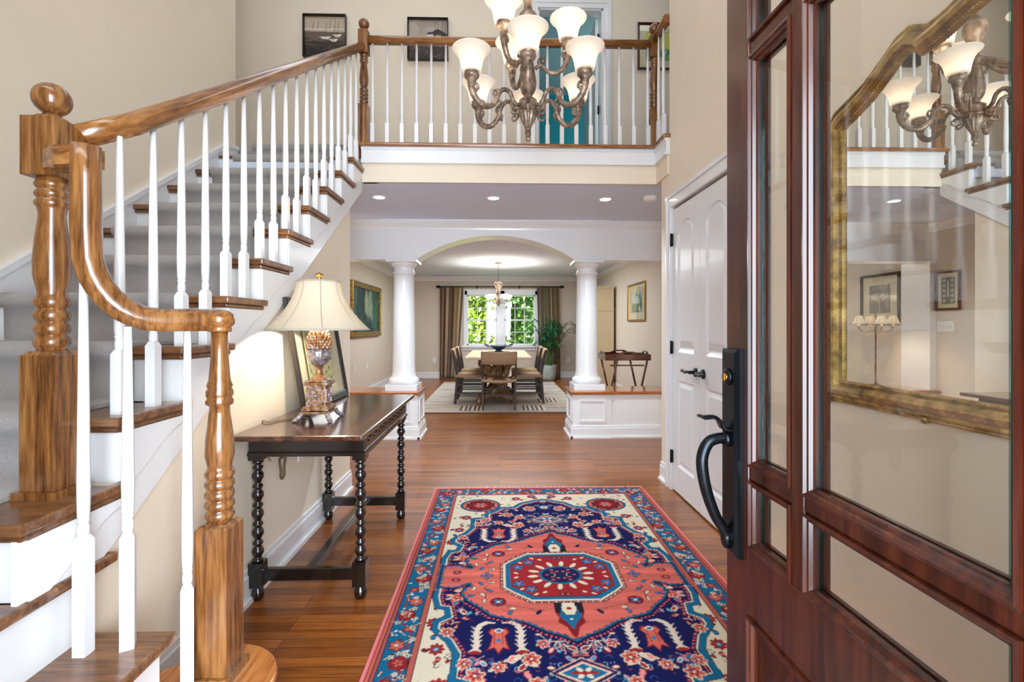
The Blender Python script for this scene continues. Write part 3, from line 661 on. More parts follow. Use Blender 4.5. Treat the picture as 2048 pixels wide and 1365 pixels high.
# lower steps opening towards the middle of the foyer
def arcpts(cx, cy_, r, a, b, n=10): return [(cx+r*math.cos(math.radians(a+(b-a)*i/n)), cy_+r*math.sin(math.radians(a+(b-a)*i/n))) for i in range(n+1)]
lowers = [
 (1, [(XW, 0.21), (-0.645, 0.21), (-0.645, 1.37)]+arcpts(-0.835, 1.375, 0.19, 0, 105, 12)+[(-0.95, 1.49), (XW+0.005, 1.36)], M['bull']),
 (2, [(XW-0.2, 0.21), (-0.875, 0.21), (-0.875, 1.332), (XW+0.005, 1.332), (XW-0.2, 1.0)], M['tread']),
 (3, [(XL, 0.21), (-1.08, 0.21), (-1.08, 1.395), (-1.12, 1.395), (-1.12, TY(4)+0.03), (XL, TY(4)+0.03)], M['tread'])]
for k, poly, mt in lowers:
    MB().prism(poly, 'xy', TZ(k)-0.028, TZ(k)).build('tread', mt, st, 0.007)
def inset(poly, cx, cy_, d): 
    return [(x-(d if x > cx else 0), y-(d if y > cy_ else 0)) for x, y in poly]
MB().prism([(XW, 0.21), (-0.675, 0.21), (-0.675, 1.37)]+arcpts(-0.835, 1.375, 0.16, 0, 105, 12)+[(-0.95, 1.46), (XW+0.01, 1.33)], 'xy', 0, TZ(1)-0.028).build('riser', M['white'], st)
MB().prism([(XW-0.2, 0.21), (-0.905, 0.21), (-0.905, 1.305), (XW+0.01, 1.305), (XW-0.2, 1.0)], 'xy', TZ(1), TZ(2)-0.028).build('riser', M['white'], st)
MB().prism([(XL, 0.21), (-1.102, 0.21), (-1.102, 1.27), (XL, 1.27)], 'xy', TZ(2)-0.0, TZ(3)-0.028).build('riser', M['white'], st)
# outer stringer board, cut to the steps
sb = lambda y: 2.06+0.687*(y-3.54)
pts = [(1.12, TZ(3)), (1.12, TZ(4)-0.04)]
for k in range(4, 14):
    pts += [(TY(k)+0.03, TZ(k)-0.03), (TY(k+1)+0.03, TZ(k)-0.03)]
pts += [(3.87, TZ(13)-0.03), (3.87, CE+0.0), (3.87, sb(3.87)), (1.42, sb(1.42)), (1.36, TZ(3)+0.0)]
sgm = MB().prism(pts, 'yz', XE-0.036, XE-0.022)
sgm.build('stringer', M['white'], st)
MB().prism([(3.56, sb(3.56)+0.005), (3.87, sb(3.87)+0.005), (3.87, sb(3.87)+0.05), (3.56, sb(3.56)+0.05)], 'yz', XL, XE-0.03).build('soffit', M['white'], st)
# scroll brackets under tread ends
for k in range(4, 14):
    ya, yb, zt = TY(k)+0.032, TY(k+1)+0.022, TZ(k)-0.047
    cv_ = [(ya+0.02, zt-0.155)]+[(ya+0.02+(yb+0.03-ya-0.02)*(i/10), zt-0.155+0.135*math.sin((i/10)*PI/2)**1.5) for i in range(1, 10)]+[(yb+0.04, zt-0.012), (yb+0.04, zt), (ya, zt), (ya, zt-0.14)]
    if k == 13: cv_ = [(min(p[0], 3.86), p[1]) for p in cv_]
    MB().prism(cv_, 'yz', XE-0.021, XE-0.014).build('scroll_bracket', M['white'], st)
# skirt board on the left wall
zk = lambda y: 1.836+0.6875*(y-2.589)
sk = MB().prism([(0.6, zk(1.15)-0.02), (1.15, zk(1.15)-0.02), (3.70, zk(3.70)), (3.85, zk(3.72)+0.01), (3.85, 2.3), (3.6, 2.2), (1.2, 0.5), (0.6, 0.4)], 'yz', XL, XL+0.02)
sk.prism([(1.15, zk(1.15)-0.02), (3.70, zk(3.70)), (3.85, zk(3.72)+0.01), (3.85, zk(3.72)-0.02), (3.70, zk(3.70)-0.035), (1.15, zk(1.15)-0.055)], 'yz', XL+0.02, XL+0.03)
sk.build('skirt_board', M['white'], st)
# carpet runner
def runner(x0, x1):
    pts = []
    def step(y_n, z, y_next):
        # rounded nosing then flat to the next riser
        r = 0.026
        out = [(y_n+0.03-0.012, z-RISE+0.014)]
        out += [(y_n+0.016, z-0.05), (y_n-0.004, z-0.042), (y_n-0.014, z-0.022), (y_n-0.008, z+0.002), (y_n+0.012, z+0.013), (y_n+0.04, z+0.014)]
        return out
    top = [(0.30, TZ(3)+0.014)]
    for k in range(4, 15): top += step(TY(k), TZ(k) if k < 14 else F2-0.004, 0)
    top += [(3.98, F2+0.01)]
    bot = [(3.98, F2-0.0)]
    for k in range(14, 3, -1):
        z = TZ(k) if k < 14 else F2-0.004
        bot += [(TY(k)+0.035, z+0.001), (TY(k)+0.002, z-0.004), (TY(k)+0.0, z-0.04), (TY(k)+0.031, z-0.046), (TY(k)+0.031, z-RISE+0.001)]
    bot += [(0.30, TZ(3)+0.001)]
    m = MB(); poly = top+bot; n = len(poly); nx = 8
    vs = [(x0+(x1-x0)*i/nx, p[0], p[1]) for i in range(nx+1) for p in poly]
    fs = [(i*n+j, i*n+(j+1) % n, (i+1)*n+(j+1) % n, (i+1)*n+j) for i in range(nx) for j in range(n)]+[tuple(range(n)), tuple(nx*n+j for j in range(n))]
    m.add(vs, fs, True); m.sm[-1] = m.sm[-2] = False
    return m
o = runner(-1.955, -1.255).build('stair_runner', M['carpet']); tag(o, 'grey plush carpet runner covering the middle of the stairs', 'carpet runner')

# ------------------------------------------------------------------ newels, balusters, rails
def newel_mesh(parent, x, y, z0, zs, zt, ztop, s, mat, lab=None, ball=True, rail_end=False):
    h2 = s/2
    m = MB().box(x-h2, x+h2, y-h2, y+h2, z0, zs-0.012)
    m.add([(x-h2, y-h2, zs-0.012), (x+h2, y-h2, zs-0.012), (x+h2, y+h2, zs-0.012), (x-h2, y+h2, zs-0.012), (x-h2*.72, y-h2*.72, zs), (x+h2*.72, y-h2*.72, zs), (x+h2*.72, y+h2*.72, zs), (x-h2*.72, y+h2*.72, zs)],
          [(0, 1, 5, 4), (1, 2, 6, 5), (2, 3, 7, 6), (3, 0, 4, 7), (4, 5, 6, 7)])
    m.box(x-h2-0.012, x+h2+0.012, y-h2-0.012, y+h2+0.012, z0, z0+0.02)
    L = zt-zs; R = s*0.44; pr = []
    kk = L/0.44
    def rg(a, n, hh=0.031, amp=0.0075, top=1.0):
        out = []
        for i in range(n):
            for j in range(7): out.append((R*top-amp+amp*math.sin(PI*j/6)**0.8, a+(i+j/6.3)*hh*kk))
        return out
    pr += [(R*0.85, zs-0.005)]+rg(zs+0.006, 4, 0.034)
    z1 = zs+0.012+4*0.034*kk
    z2 = zt-0.004-3*0.024*kk
    pr += [(R*0.78, z1), (R*1.0, z1+(z2-z1)*0.2), (R*1.02, z1+(z2-z1)*0.38), (R*0.9, z1+(z2-z1)*0.65), (R*0.72, z1+(z2-z1)*0.92), (R*0.78, z2-0.004)]
    pr += rg(z2, 3, 0.024, 0.006, 0.95)
    pr += [(R*0.8, zt+0.004)]
    if rail_end:
        pr = [(R*0.85, zs-0.005)]+rg(zs+0.006, 5, 0.0235)
        z1 = zs+0.012+5*0.0235*kk
        q = lambda t: z1+(zt-z1)*t
        pr += [(R*0.8, z1), (R*0.97, q(0.08)), (R*0.93, q(0.2)), (R*0.7, q(0.38)), (R*0.66, q(0.44)), (R*0.9, q(0.455)), (R*0.92, q(0.48)), (R*0.8, q(0.5)), (R*0.9, q(0.52)), (R*0.9, q(0.55)), (R*0.78, q(0.57)), (R*0.86, q(0.59)), (R*0.72, q(0.63)), (R*0.58, q(0.8)), (R*0.55, q(1.0))]
    m.lathe(pr, (x, y, 0), 24)
    o = m.build('newel_post', mat, parent)
    if not rail_end:
        b = MB().box(x-h2, x+h2, y-h2, y+h2, zt, ztop)
        b.lathe([(h2*0.85, ztop), (h2*0.8, ztop+0.006), (h2*0.5, ztop+0.012), (h2*0.45, ztop+0.018)], (x, y, 0), 20)
        b.ball((x, y, ztop+0.018+0.04), 0.043, 20)
        b.build('ball_top', mat, o, 0.003)
    return o
BAL = {}
def baluster(parent, x, y, z0, z1, base_h=0.2, rot=0.0):
    key = (round(z1-z0, 3), base_h)
    if key not in BAL:
        h2 = 0.0155; L = z1-z0; m = MB()
        m.box(-h2, h2, -h2, h2, 0, base_h-0.014)
        m.add([(-h2, -h2, base_h-.014), (h2, -h2, base_h-.014), (h2, h2, base_h-.014), (-h2, h2, base_h-.014), (-.009, -.009, base_h), (.009, -.009, base_h), (.009, .009, base_h), (-.009, .009, base_h)], [(0, 1, 5, 4), (1, 2, 6, 5), (2, 3, 7, 6), (3, 0, 4, 7)])
        m.lathe([(0.010, base_h-0.004), (0.0125, base_h+0.004), (0.013, base_h+0.018), (0.0115, base_h+0.028), (0.0105, base_h+0.032), (0.013, base_h+0.036), (0.013, base_h+0.040), (0.0112, base_h+0.044), (0.013, base_h+0.048), (0.013, base_h+0.052), (0.0135, base_h+0.06), (0.0145, base_h+0.12), (0.012, base_h+(L-base_h)*0.55), (0.0085, L)], (0, 0, 0), 12)
        o = m.build('baluster', M['white'], None); me = o.data; bpy.data.objects.remove(o); BAL[key] = me
    o = bpy.data.objects.new('baluster', BAL[key]); COL.objects.link(o); o.parent = parent
    o.location = Vector((x, y, z0))-Vector(parent.location); o.rotation_euler = (0, 0, rot); return o
RP = [(-0.022, -0.030), (0.022, -0.030), (0.024, -0.018), (0.030, -0.012), (0.031, 0.004), (0.027, 0.018), (0.016, 0.029), (0.0, 0.033), (-0.016, 0.029), (-0.027, 0.018), (-0.031, 0.004), (-0.030, -0.012), (-0.024, -0.018)]
XB = -1.118
sr = thing('stair_railing', 'oak handrail with white balusters climbing the left staircase', 'railing', (XB, 1.3, 0.5))
N2 = (-1.196, 1.318); N1 = (-0.817, 1.427); N3 = (-1.088, 3.90)
newel_mesh(sr, N2[0], N2[1], TZ(4), 1.141, 1.60, 1.755, 0.088, M['oak'])
newel_mesh(sr, N1[0], N1[1], TZ(1), 0.637, 1.196, 1.2, 0.09, M['oak'], rail_end=True)
rz = lambda y: 1.722+0.684*(y-1.35)
hr = MB().sweep([(-1.165, 1.355, rz(1.355)), (XB-0.008, 1.5, rz(1.5)), (XB, 1.9, rz(1.9)), (XB, 3.0, rz(3.0)), (-1.10, 3.865, rz(3.865))], RP, transport=False)
hr.build('handrail', M['oak_s'], sr)
go = Vector((N1[0]-(-1.03), N1[1]-1.225, 0)).normalized()
gp = [(-1.03, 1.225, 1.655), (-1.03, 1.225, 1.58), (-1.03, 1.225, 1.45)]
cc = Vector((-1.03, 1.225, 0)); 
for i in range(1, 9):
    a = i/8*PI/2; rr = 0.15
    p = cc+go*(rr*(1-math.cos(a))); gp.append((p.x, p.y, 1.222+0.15+0.04-(0.19)*math.sin(a)))
pe = cc+go*0.24; gp.append((pe.x, pe.y, 1.2225)); 
p2 = Vector((N1[0], N1[1], 0))-go*0.01; gp.append((p2.x, p2.y, 1.2225))
g = MB().sweep(gp, RP, up=go)
g.build('gooseneck_rail', M['oak'], sr)
MB().lathe([(0.030, 1.190), (0.032, 1.196), (0.030, 1.204), (0.038, 1.212), (0.040, 1.226), (0.036, 1.242), (0.022, 1.253), (0.003, 1.2565)], (N1[0], N1[1], 0), 24).build('rail_end_cap', M['oak_x'], sr)
MB().sweep([(-1.138, 1.268, 1.632), (-1.09, 1.24, 1.632), (-1.012, 1.228, 1.632)], [(-0.028, -0.026), (0.028, -0.026), (0.028, 0.022), (-0.028, 0.022)], transport=False, smooth=False).build('gooseneck_block', M['oak_x'], sr)
for k in range(5, 14):
    for dy in (0.065, 0.065+RUN/2):
        y = TY(k)+dy
        if y > 3.83: continue
        baluster(sr, XB, y, TZ(k), rz(y)-0.022, 0.19 if dy < 0.1 else 0.21)
baluster(sr, -1.048, 1.24, TZ(2), 1.36, 0.30); baluster(sr, -0.955, 1.262, TZ(2), 1.205, 0.30, 0.5); baluster(sr, -0.868, 1.362, TZ(1), 1.195, 0.30, 0.5)
br_ = thing('balcony_railing', 'oak and white railing across the upstairs balcony', 'railing', (0.1, 3.9, F2))
for (x, y), z0 in ((N3, 2.55), ((1.272, 3.90), F2)):
    newel_mesh(br_, x, y, z0, 2.995, 3.40, 3.585, 0.078, M['oak'])
MB().sweep([(N3[0]+0.04, 3.9, 3.515), (1.235, 3.9, 3.515)], RP).build('handrail', M['oak_x'], br_)
MB().sweep([(1.272, 3.865, 3.54), (1.272, 3.60, 3.54)], RP).build('handrail', M['oak_y'], br_)
nb = 20
for i in range(nb): baluster(br_, -1.018+i*(1.218+1.018)/(nb-1), 3.9, F2, 3.49, 0.20)
for y in (3.79, 3.68): baluster(br_, 1.272, y, F2, 3.51, 0.20)

# ================================================================== FRONT DOOR (standing open on the right)
fd = thing('door_1', 'glossy mahogany front door with glass lights standing open on the right', 'door', (0.5545, 0.228, 0), kind='structure')
DT = 0.045; DH = 2.06; W_ = 0.884
vs_ = [0.0, 0.112, 0.225, 0.262, 0.612, 0.648, 0.783, W_]      # stile | border | muntin | centre | muntin | border | stile
zs_ = [0.02, 0.17, 0.585, 0.738, 0.875, 0.905, 1.785, 1.818, 1.945, DH]
class DB(MB):
    pass
def dbox(m, x0, x1, v0, v1, z0, z1):   # local door coordinates to world, unrotated (the empty is turned afterwards)
    return m.box(0.5545+x0, 0.5545+x1, 0.228+v0, 0.228+v1, z0, z1)
m = MB()
dbox(m, 0, DT, vs_[6]+0.008, W_, zs_[0], DH); dbox(m, 0, DT, 0, vs_[1]-0.008, zs_[0], DH)
dbox(m, 0, DT, vs_[1]-0.008, vs_[6]+0.008, zs_[0], zs_[1]); dbox(m, 0, DT, vs_[1]-0.008, vs_[6]+0.008, zs_[2], zs_[3]-0.008); dbox(m, 0, DT, vs_[1]-0.008, vs_[6]+0.008, zs_[8]+0.008, DH)
m.build('door_frame', M['mahog'], fd, 0.003)
m = MB()
for v0, v1 in ((vs_[2], vs_[3]), (vs_[4], vs_[5])): dbox(m, 0.002, DT-0.002, v0, v1, zs_[3]-0.01, zs_[8]+0.01)
for z0, z1 in ((zs_[4], zs_[5]), (zs_[6], zs_[7])): dbox(m, 0.004, DT-0.004, vs_[1]-0.008, vs_[6]+0.008, z0, z1)
m.build('muntin', M['mahog'], fd, 0.004)
mo = MB()
def rectmould(m, v0, v1, z0, z1, xs, sgn):
    # stepped ogee running round the inside of an opening; xs = face x, sgn = +1 towards the inside of the door thickness
    prof = [(0.0, 0.0), (0.0, -0.003*sgn), (0.005, -0.004*sgn), (0.008, 0.001*sgn), (0.012, 0.002*sgn), (0.015, 0.008*sgn), (0.018, 0.010*sgn), (0.018, 0.018*sgn), (0.0, 0.018*sgn)]
    k = len(prof); vs = []
    for (v, z, dv, dz) in ((v0, z0, 1, 1), (v1, z0, -1, 1), (v1, z1, -1, -1), (v0, z1, 1, -1)):
        for a, b in prof: vs.append((0.5545+xs+b, 0.228+v+dv*a, z+dz*a))
    m.add(vs, [(j*k+i, j*k+(i+1) % k, ((j+1) % 4)*k+(i+1) % k, ((j+1) % 4)*k+i) for j in range(4) for i in range(k)])
cols = [(vs_[1]-0.008, vs_[2]), (vs_[3], vs_[4]), (vs_[5], vs_[6]+0.008)]; rows = [(zs_[3]-0.008, zs_[4]), (zs_[5], zs_[6]), (zs_[7], zs_[8]+0.008)]
gl = MB()
for c0, c1 in cols:
    for r0, r1 in rows:
        rectmould(mo, c0, c1, r0, r1, 0.001, 1); rectmould(mo, c0, c1, r0, r1, DT-0.001, -1)
mo.build('glazing_bead', M['mahog'], fd)
for ci, (c0, c1) in enumerate(cols):
    for r0, r1 in rows:
        p = dbox(MB(), 0.0195, 0.0255, c0+0.010, c1-0.010, r0+0.010, r1-0.010).build('pane', M['glass'], fd)
        b = MB()
        for a in ((c0+0.017, c0+0.026, r0+0.017, r1-0.017), (c1-0.026, c1-0.017, r0+0.017, r1-0.017)):
            dbox(b, 0.0165, 0.0192, *a)
        b.build('bevel_strip', M['tealglass'], p)
# raised lower panel
pn = MB(); dbox(pn, 0.012, DT-0.012, vs_[1]-0.01, vs_[6]+0.01, zs_[1]-0.01, zs_[2]+0.01)
rectmould(pn, vs_[1]-0.008, vs_[6]+0.008, zs_[1], zs_[2], -0.003, 1); rectmould(pn, vs_[1]-0.008, vs_[6]+0.008, zs_[1], zs_[2], DT+0.003, -1)
q = [(vs_[1]+0.03, zs_[1]+0.035), (vs_[6]-0.03, zs_[1]+0.035), (vs_[6]-0.03, zs_[2]-0.035), (vs_[1]+0.03, zs_[2]-0.035)]
q2 = [(vs_[1]+0.07, zs_[1]+0.075), (vs_[6]-0.07, zs_[1]+0.075), (vs_[6]-0.07, zs_[2]-0.075), (vs_[1]+0.07, zs_[2]-0.075)]
pn.add([(0.5545+0.0119, 0.228+a, b) for a, b in q]+[(0.5545+0.004, 0.228+a, b) for a, b in q2], [(0, 1, 5, 4), (1, 2, 6, 5), (2, 3, 7, 6), (3, 0, 4, 7), (4, 5, 6, 7)])
pn.build('lower_panel', M['mahog'], fd)
# handle set on the outer face
hs = MB(); vp = W_-0.040
X0 = 0.5545; Y0 = 0.228+vp
hs.add([(X0-0.0005, Y0-0.034, 0.693), (X0-0.0005, Y0+0.034, 0.693), (X0-0.0005, Y0+0.034, 1.157), (X0-0.0005, Y0-0.034, 1.157), (X0-0.012, Y0-0.034, 0.695), (X0-0.012, Y0+0.034, 0.695), (X0-0.012, Y0+0.034, 1.155), (X0-0.012, Y0-0.034, 1.155),
        (X0-0.017, Y0-0.026, 0.703), (X0-0.017, Y0+0.026, 0.703), (X0-0.017, Y0+0.026, 1.147), (X0-0.017, Y0-0.026, 1.147)],
       [(0, 1, 5, 4), (1, 2, 6, 5), (2, 3, 7, 6), (3, 0, 4, 7), (4, 5, 9, 8), (5, 6, 10, 9), (6, 7, 11, 10), (7, 4, 8, 11), (8, 9, 10, 11), (3, 2, 1, 0)])
hp = hs.build('handle_plate', M['bronze'], fd)
cyl = MB().lathe([(0.019, X0-0.017), (0.019, X0-0.021), (0.016, X0-0.023), (0.0115, X0-0.0235)], (0, Y0, 1.092), 24, axis='x'); cyl.build('deadbolt_ring', M['bronze'], hp)
MB().lathe([(0.0095, X0-0.0225), (0.0095, X0-0.0255)], (0, Y0, 1.092), 20, axis='x').box(X0-0.0262, X0-0.025, Y0-0.001, Y0+0.001, 1.086, 1.098).build('key_cylinder', M['brass'], hp)
gp = smooth_path([(X0-0.012, Y0, 0.952), (X0-0.035, Y0, 0.954), (X0-0.062, Y0, 0.944), (X0-0.076, Y0, 0.912), (X0-0.074, Y0, 0.87), (X0-0.062, Y0, 0.82), (X0-0.044, Y0, 0.775), (X0-0.026, Y0, 0.745), (X0-0.02, Y0, 0.722)], 6)
sc_ = [1.0+0.25*math.sin(PI*min(1, i/len(gp)*1.3))*0.6 for i in range(len(gp))]
MB().tube(gp, 0.0115, 12, scales=sc_).lathe([(0.017, X0-0.017), (0.017, X0-0.024), (0.013, X0-0.03)], (0, Y0, 0.952), 20, axis='x').ball((X0-0.021, Y0, 0.728), (0.012, 0.013, 0.024), 14).build('grip_handle', M['bronze'], fd)
MB().sweep(smooth_path([(X0-0.012, Y0, 0.972), (X0-0.028, Y0, 0.976), (X0-0.036, Y0, 0.992), (X0-0.052, Y0, 1.002), (X0-0.074, Y0, 1.001), (X0-0.082, Y0, 1.004)], 4), [(-0.014, -0.003), (0.014, -0.003), (0.014, 0.002), (0, 0.005), (-0.014, 0.002)], up=(0, 0, 1), transport=False).build('thumb_latch', M['bronze'], fd)
# hinges and jamb
for z in (0.3, 1.05, 1.8): MB().lathe([(0.008, z-0.05), (0.008, z+0.05)], (0.5545+DT+0.004, 0.226, 0), 10).build('hinge', M['bronze'], fd)
fd.rotation_euler = (0, 0, math.atan(0.024))
struct('trim_front_jamb', MB().box(-0.65, -0.62, -0.03, 0.205, 0, 2.39).box(0.606, 0.63, 0.02, 0.205, 0, 2.39).box(-0.65, 0.63, 0.02, 0.205, 2.39, 2.42), M['white'], 'white jamb around the open front doorway', 'door jamb')

# ================================================================== GILT MIRROR
XM = XR
mi = thing('wall_mirror', 'large wall mirror in an antique gilt frame with a curved top', 'mirror', (XM, 1.15, 1.0))
yc = 1.15
half = [(0.625, 0.972), (0.625, 1.45), (0.625, 1.948), (0.60, 1.968), (0.54, 1.985), (0.47, 2.01), (0.40, 2.05), (0.34, 2.088), (0.30, 2.094), (0.262, 2.072), (0.25, 2.058), (0.20, 2.062), (0.10, 2.085), (0.0, 2.095)]
loop = [(yc+a, b) for a, b in half]+[(yc-a, b) for a, b in half[-2::-1]]
fp = [Vector((XM-0.012, a, b)) for a, b in loop]
# frame as one closed sweep: down the far side, curve over the top
prof = [(-0.040, 0.0), (-0.040, 0.012), (-0.032, 0.020), (-0.024, 0.018), (-0.016, 0.034), (0.0, 0.042), (0.014, 0.036), (0.022, 0.020), (0.026, 0.022), (0.034, 0.016), (0.036, 0.0)]
def closed_sweep_plane(mb, loop2, prof, x, up=-1):
    # loop2 in the yz plane, prof = (outward offset, height off the wall)
    n = len(loop2); vs = []; k = len(prof)
    area = sum(loop2[i][0]*loop2[(i+1) % n][1]-loop2[(i+1) % n][0]*loop2[i][1] for i in range(n)); sg = 1 if area > 0 else -1
    for i in range(n):
        p0 = Vector(loop2[i-1]); p = Vector(loop2[i]); p1 = Vector(loop2[(i+1) % n])
        d0 = (p-p0).normalized(); d1 = (p1-p).normalized()
        n0 = Vector((d0.y, -d0.x))*sg; n1 = Vector((d1.y, -d1.x))*sg
        nn = n0+n1; nn = nn/(nn.length**2)*2 if nn.length > 0.3 else n0
        for a, b in prof: vs.append((x+up*b, p.x-nn.x*a, p.y-nn.y*a))
    mb.add(vs, [(j*k+i, j*k+(i+1) % k, ((j+1) % n)*k+(i+1) % k, ((j+1) % n)*k+i) for j in range(n) for i in range(k)], False)
fr = MB(); closed_sweep_plane(fr, loop, prof, XM-0.001); fr.build('gilt_frame', M['gilt'], mi)
bd = MB()
nl = len(loop)
for i in range(nl):
    a = Vector(loop[i]); b = Vector(loop[(i+1) % nl]); L = (b-a).length; d = (b-a)/L
    nrm = Vector((-d.y, d.x)); c_ = Vector((yc, 1.45))
    if (c_-a).dot(nrm) < 0: nrm = -nrm
    for t in np.arange(0.004, L, 0.0085):
        p = a+d*t+nrm*0.0285; bd.ball((XM-0.0215, p.x, p.y), (0.004, 0.0037, 0.0037), 6)
tag(bd.build('beading', M['gilt'], mi), kind='stuff')
rd = MB()
op = [(yc+a*1.065 if a > 0.5 else yc+a*1.04, b+(0.045 if b > 1.9 else (-0.045 if b < 1.0 else 0))) for a, b in half]; op = op+[(2*yc-a, b) for a, b in op[-2::-1]]
rd.tube([(XM-0.008, a, b) for a, b in op], 0.006, 8, closed=True)
for a, b in ((yc+0.665, 1.45), (yc-0.665, 1.45), (yc+0.25, 0.927), (yc-0.25, 0.927), (yc+0.665, 0.927), (yc-0.665, 0.927)): rd.ball((XM-0.012, a, b), 0.014, 10)
rd.build('outer_rod', M['gilt'], mi)
gm = MB(); inner = [(yc+(a-yc)*0.96, 1.5+(b-1.5)*0.96) for a, b in loop]
gm.prism(inner, 'yz', XM-0.010, XM-0.004); gm.build('mirror_glass', M['mirror'], mi)

# ================================================================== CHANDELIER
cx, cy2 = 0.143, 2.365
ch = thing('chandelier', 'two tier weathered bronze chandelier with nine lit bell glass shades', 'chandelier', (cx, cy2, 2.12))
body = MB()
body.lathe(smoothstep_prof([(0.002, 2.118), (0.010, 2.122), (0.012, 2.132), (0.007, 2.142), (0.009, 2.150), (0.015, 2.158), (0.011, 2.168), (0.013, 2.180)], 3), (cx, cy2, 0), 24)
ur = [(0.013, 2.180), (0.022, 2.20), (0.034, 2.225), (0.043, 2.25), (0.047, 2.265)]
body.lathe(ur, (cx, cy2, 0), 48, flute=0.07)
body.lathe([(0.049, 2.265), (0.050, 2.272), (0.042, 2.28), (0.040, 2.31), (0.044, 2.318), (0.034, 2.325), (0.022, 2.335), (0.020, 2.345), (0.026, 2.352)], (cx, cy2, 0), 28)
body.lathe(smoothstep_prof([(0.026, 2.352), (0.036, 2.375), (0.040, 2.41), (0.034, 2.45), (0.028, 2.49), (0.024, 2.52)], 4), (cx, cy2, 0), 48, flute=0.05)
body.lathe(smoothstep_prof([(0.024, 2.52), (0.036, 2.535), (0.036, 2.55), (0.02, 2.565), (0.018, 2.62), (0.03, 2.65), (0.044, 2.68), (0.05, 2.71), (0.044, 2.74), (0.026, 2.76), (0.018, 2.80), (0.03, 2.83), (0.032, 2.86), (0.014, 2.90), (0.008, 2.93)], 3), (cx, cy2, 0), 28)
body.build('central_stem', M['chand'], ch)
chn = MB()
z = 2.93; i = 0
while z < TOP-0.06:
    pts = [(0.011*math.cos(t), 0, 0.02*math.sin(t)) for t in [2*PI*j/10 for j in range(10)]]
    chn.tube([(cx+(p[0] if i % 2 == 0 else 0), cy2+(p[0] if i % 2 else 0), z+p[2]+0.02) for p in pts], 0.0025, 5, closed=True); z += 0.034; i += 1
chn.lathe([(0.07, TOP-0.0), (0.065, TOP-0.02), (0.02, TOP-0.05), (0.008, TOP-0.06)], (cx, cy2, 0), 24)
chn.build('chain', M['chand'], ch)
def chand_arm(ang, R, ztop_cup, path_rz, extras):
    ca, sa = math.cos(ang), math.sin(ang)
    T = lambda r, z, s=0.0: (cx+r*ca-s*sa, cy2+r*sa+s*ca, z)
    m = MB()
    p = smooth_path([(r, 0, z) for r, z in path_rz], 7); n = len(p)
    sc = [1.0+0.95*(i/n)**2+0.12*math.sin(i*1.9)*(i/n) for i in range(n)]
    m.tube([T(q[0], q[2]) for q in p], 0.0095, 10, scales=sc)
    for ex, rr in extras:
        pe = smooth_path([(r, 0, z) for r, z in ex], 6); k = len(pe)
        m.tube([T(q[0], q[2]) for q in pe], rr, 8, scales=[1.0-0.35*(i/k) for i in range(k)]); e = pe[-1]; m.ball(T(e[0], e[2]), rr*1.35, 10)
    zc = ztop_cup
    c = T(R, 0); m.lathe(smoothstep_prof([(0.008, zc-0.062), (0.015, zc-0.055), (0.022, zc-0.045), (0.026, zc-0.038), (0.034, zc-0.03), (0.036, zc-0.02), (0.031, zc-0.012), (0.036, zc-0.005), (0.034, zc+0.003), (0.02, zc+0.003)], 2), (c[0], c[1], 0), 20)
    # leaf scales on the outer bend
    return m, T
def shade(parent, x, y, z0, sc=1.0):
    k = 0.105*sc
    outp = [(0.036, 0.0), (0.044, 0.006), (0.048, 0.03), (0.053, 0.052), (0.060, 0.072), (0.070, 0.088), (0.080, 0.099), (0.0875, 0.105), (0.0895, 0.109)]
    inn = [(r-0.0025, z+0.001) for r, z in outp[::-1]][1:]
    pr = smoothstep_prof([(r*sc, z*sc) for r, z in outp], 3)+[(r*sc, z*sc) for r, z in inn]
    m = MB().lathe([(r, z0+z) for r, z in pr], (x, y, 0), 36, cap=False)
    return m.build('glass_shade', M['shade'], parent)
CH_E = 3.0
for k in range(6):
    a = math.radians(-93.5+60*k)
    path = [(0.058, 2.302), (0.050, 2.318), (0.064, 2.325), (0.078, 2.312), (0.074, 2.292), (0.062, 2.296)]
    main = [(0.046, 2.292), (0.066, 2.285), (0.084, 2.30), (0.10, 2.335), (0.13, 2.345), (0.158, 2.325), (0.170, 2.293), (0.188, 2.262), (0.225, 2.243), (0.262, 2.252), (0.292, 2.285), (0.304, 2.325), (0.302, 2.345)]
    ex = [([(0.172, 2.292), (0.188, 2.312), (0.182, 2.33), (0.168, 2.33)], 0.007), ([(0.168, 2.292), (0.150, 2.280), (0.158, 2.262)], 0.006),
          ([(0.05, 2.275), (0.062, 2.245), (0.085, 2.238), (0.092, 2.256), (0.078, 2.262)], 0.0065), ([(0.30, 2.335), (0.276, 2.336), (0.268, 2.318), (0.282, 2.308)], 0.008)]
    m, T = chand_arm(a, 0.302, 2.392, main, ex)
    for t in np.linspace(-0.013, 0.013, 3): c0 = T(0.170, 2.293); m.ball((c0[0], c0[1], c0[2]+t), (0.012, 0.012, 0.004), 10)
    ao = m.build('arm', M['chand'], ch)
    c = T(0.302, 0); shade(ao, c[0], c[1], 2.383)
    light('bulb', 'POINT', (c[0], c[1], 2.418), CH_E, (1.0, 0.83, 0.62), radius=0.018)
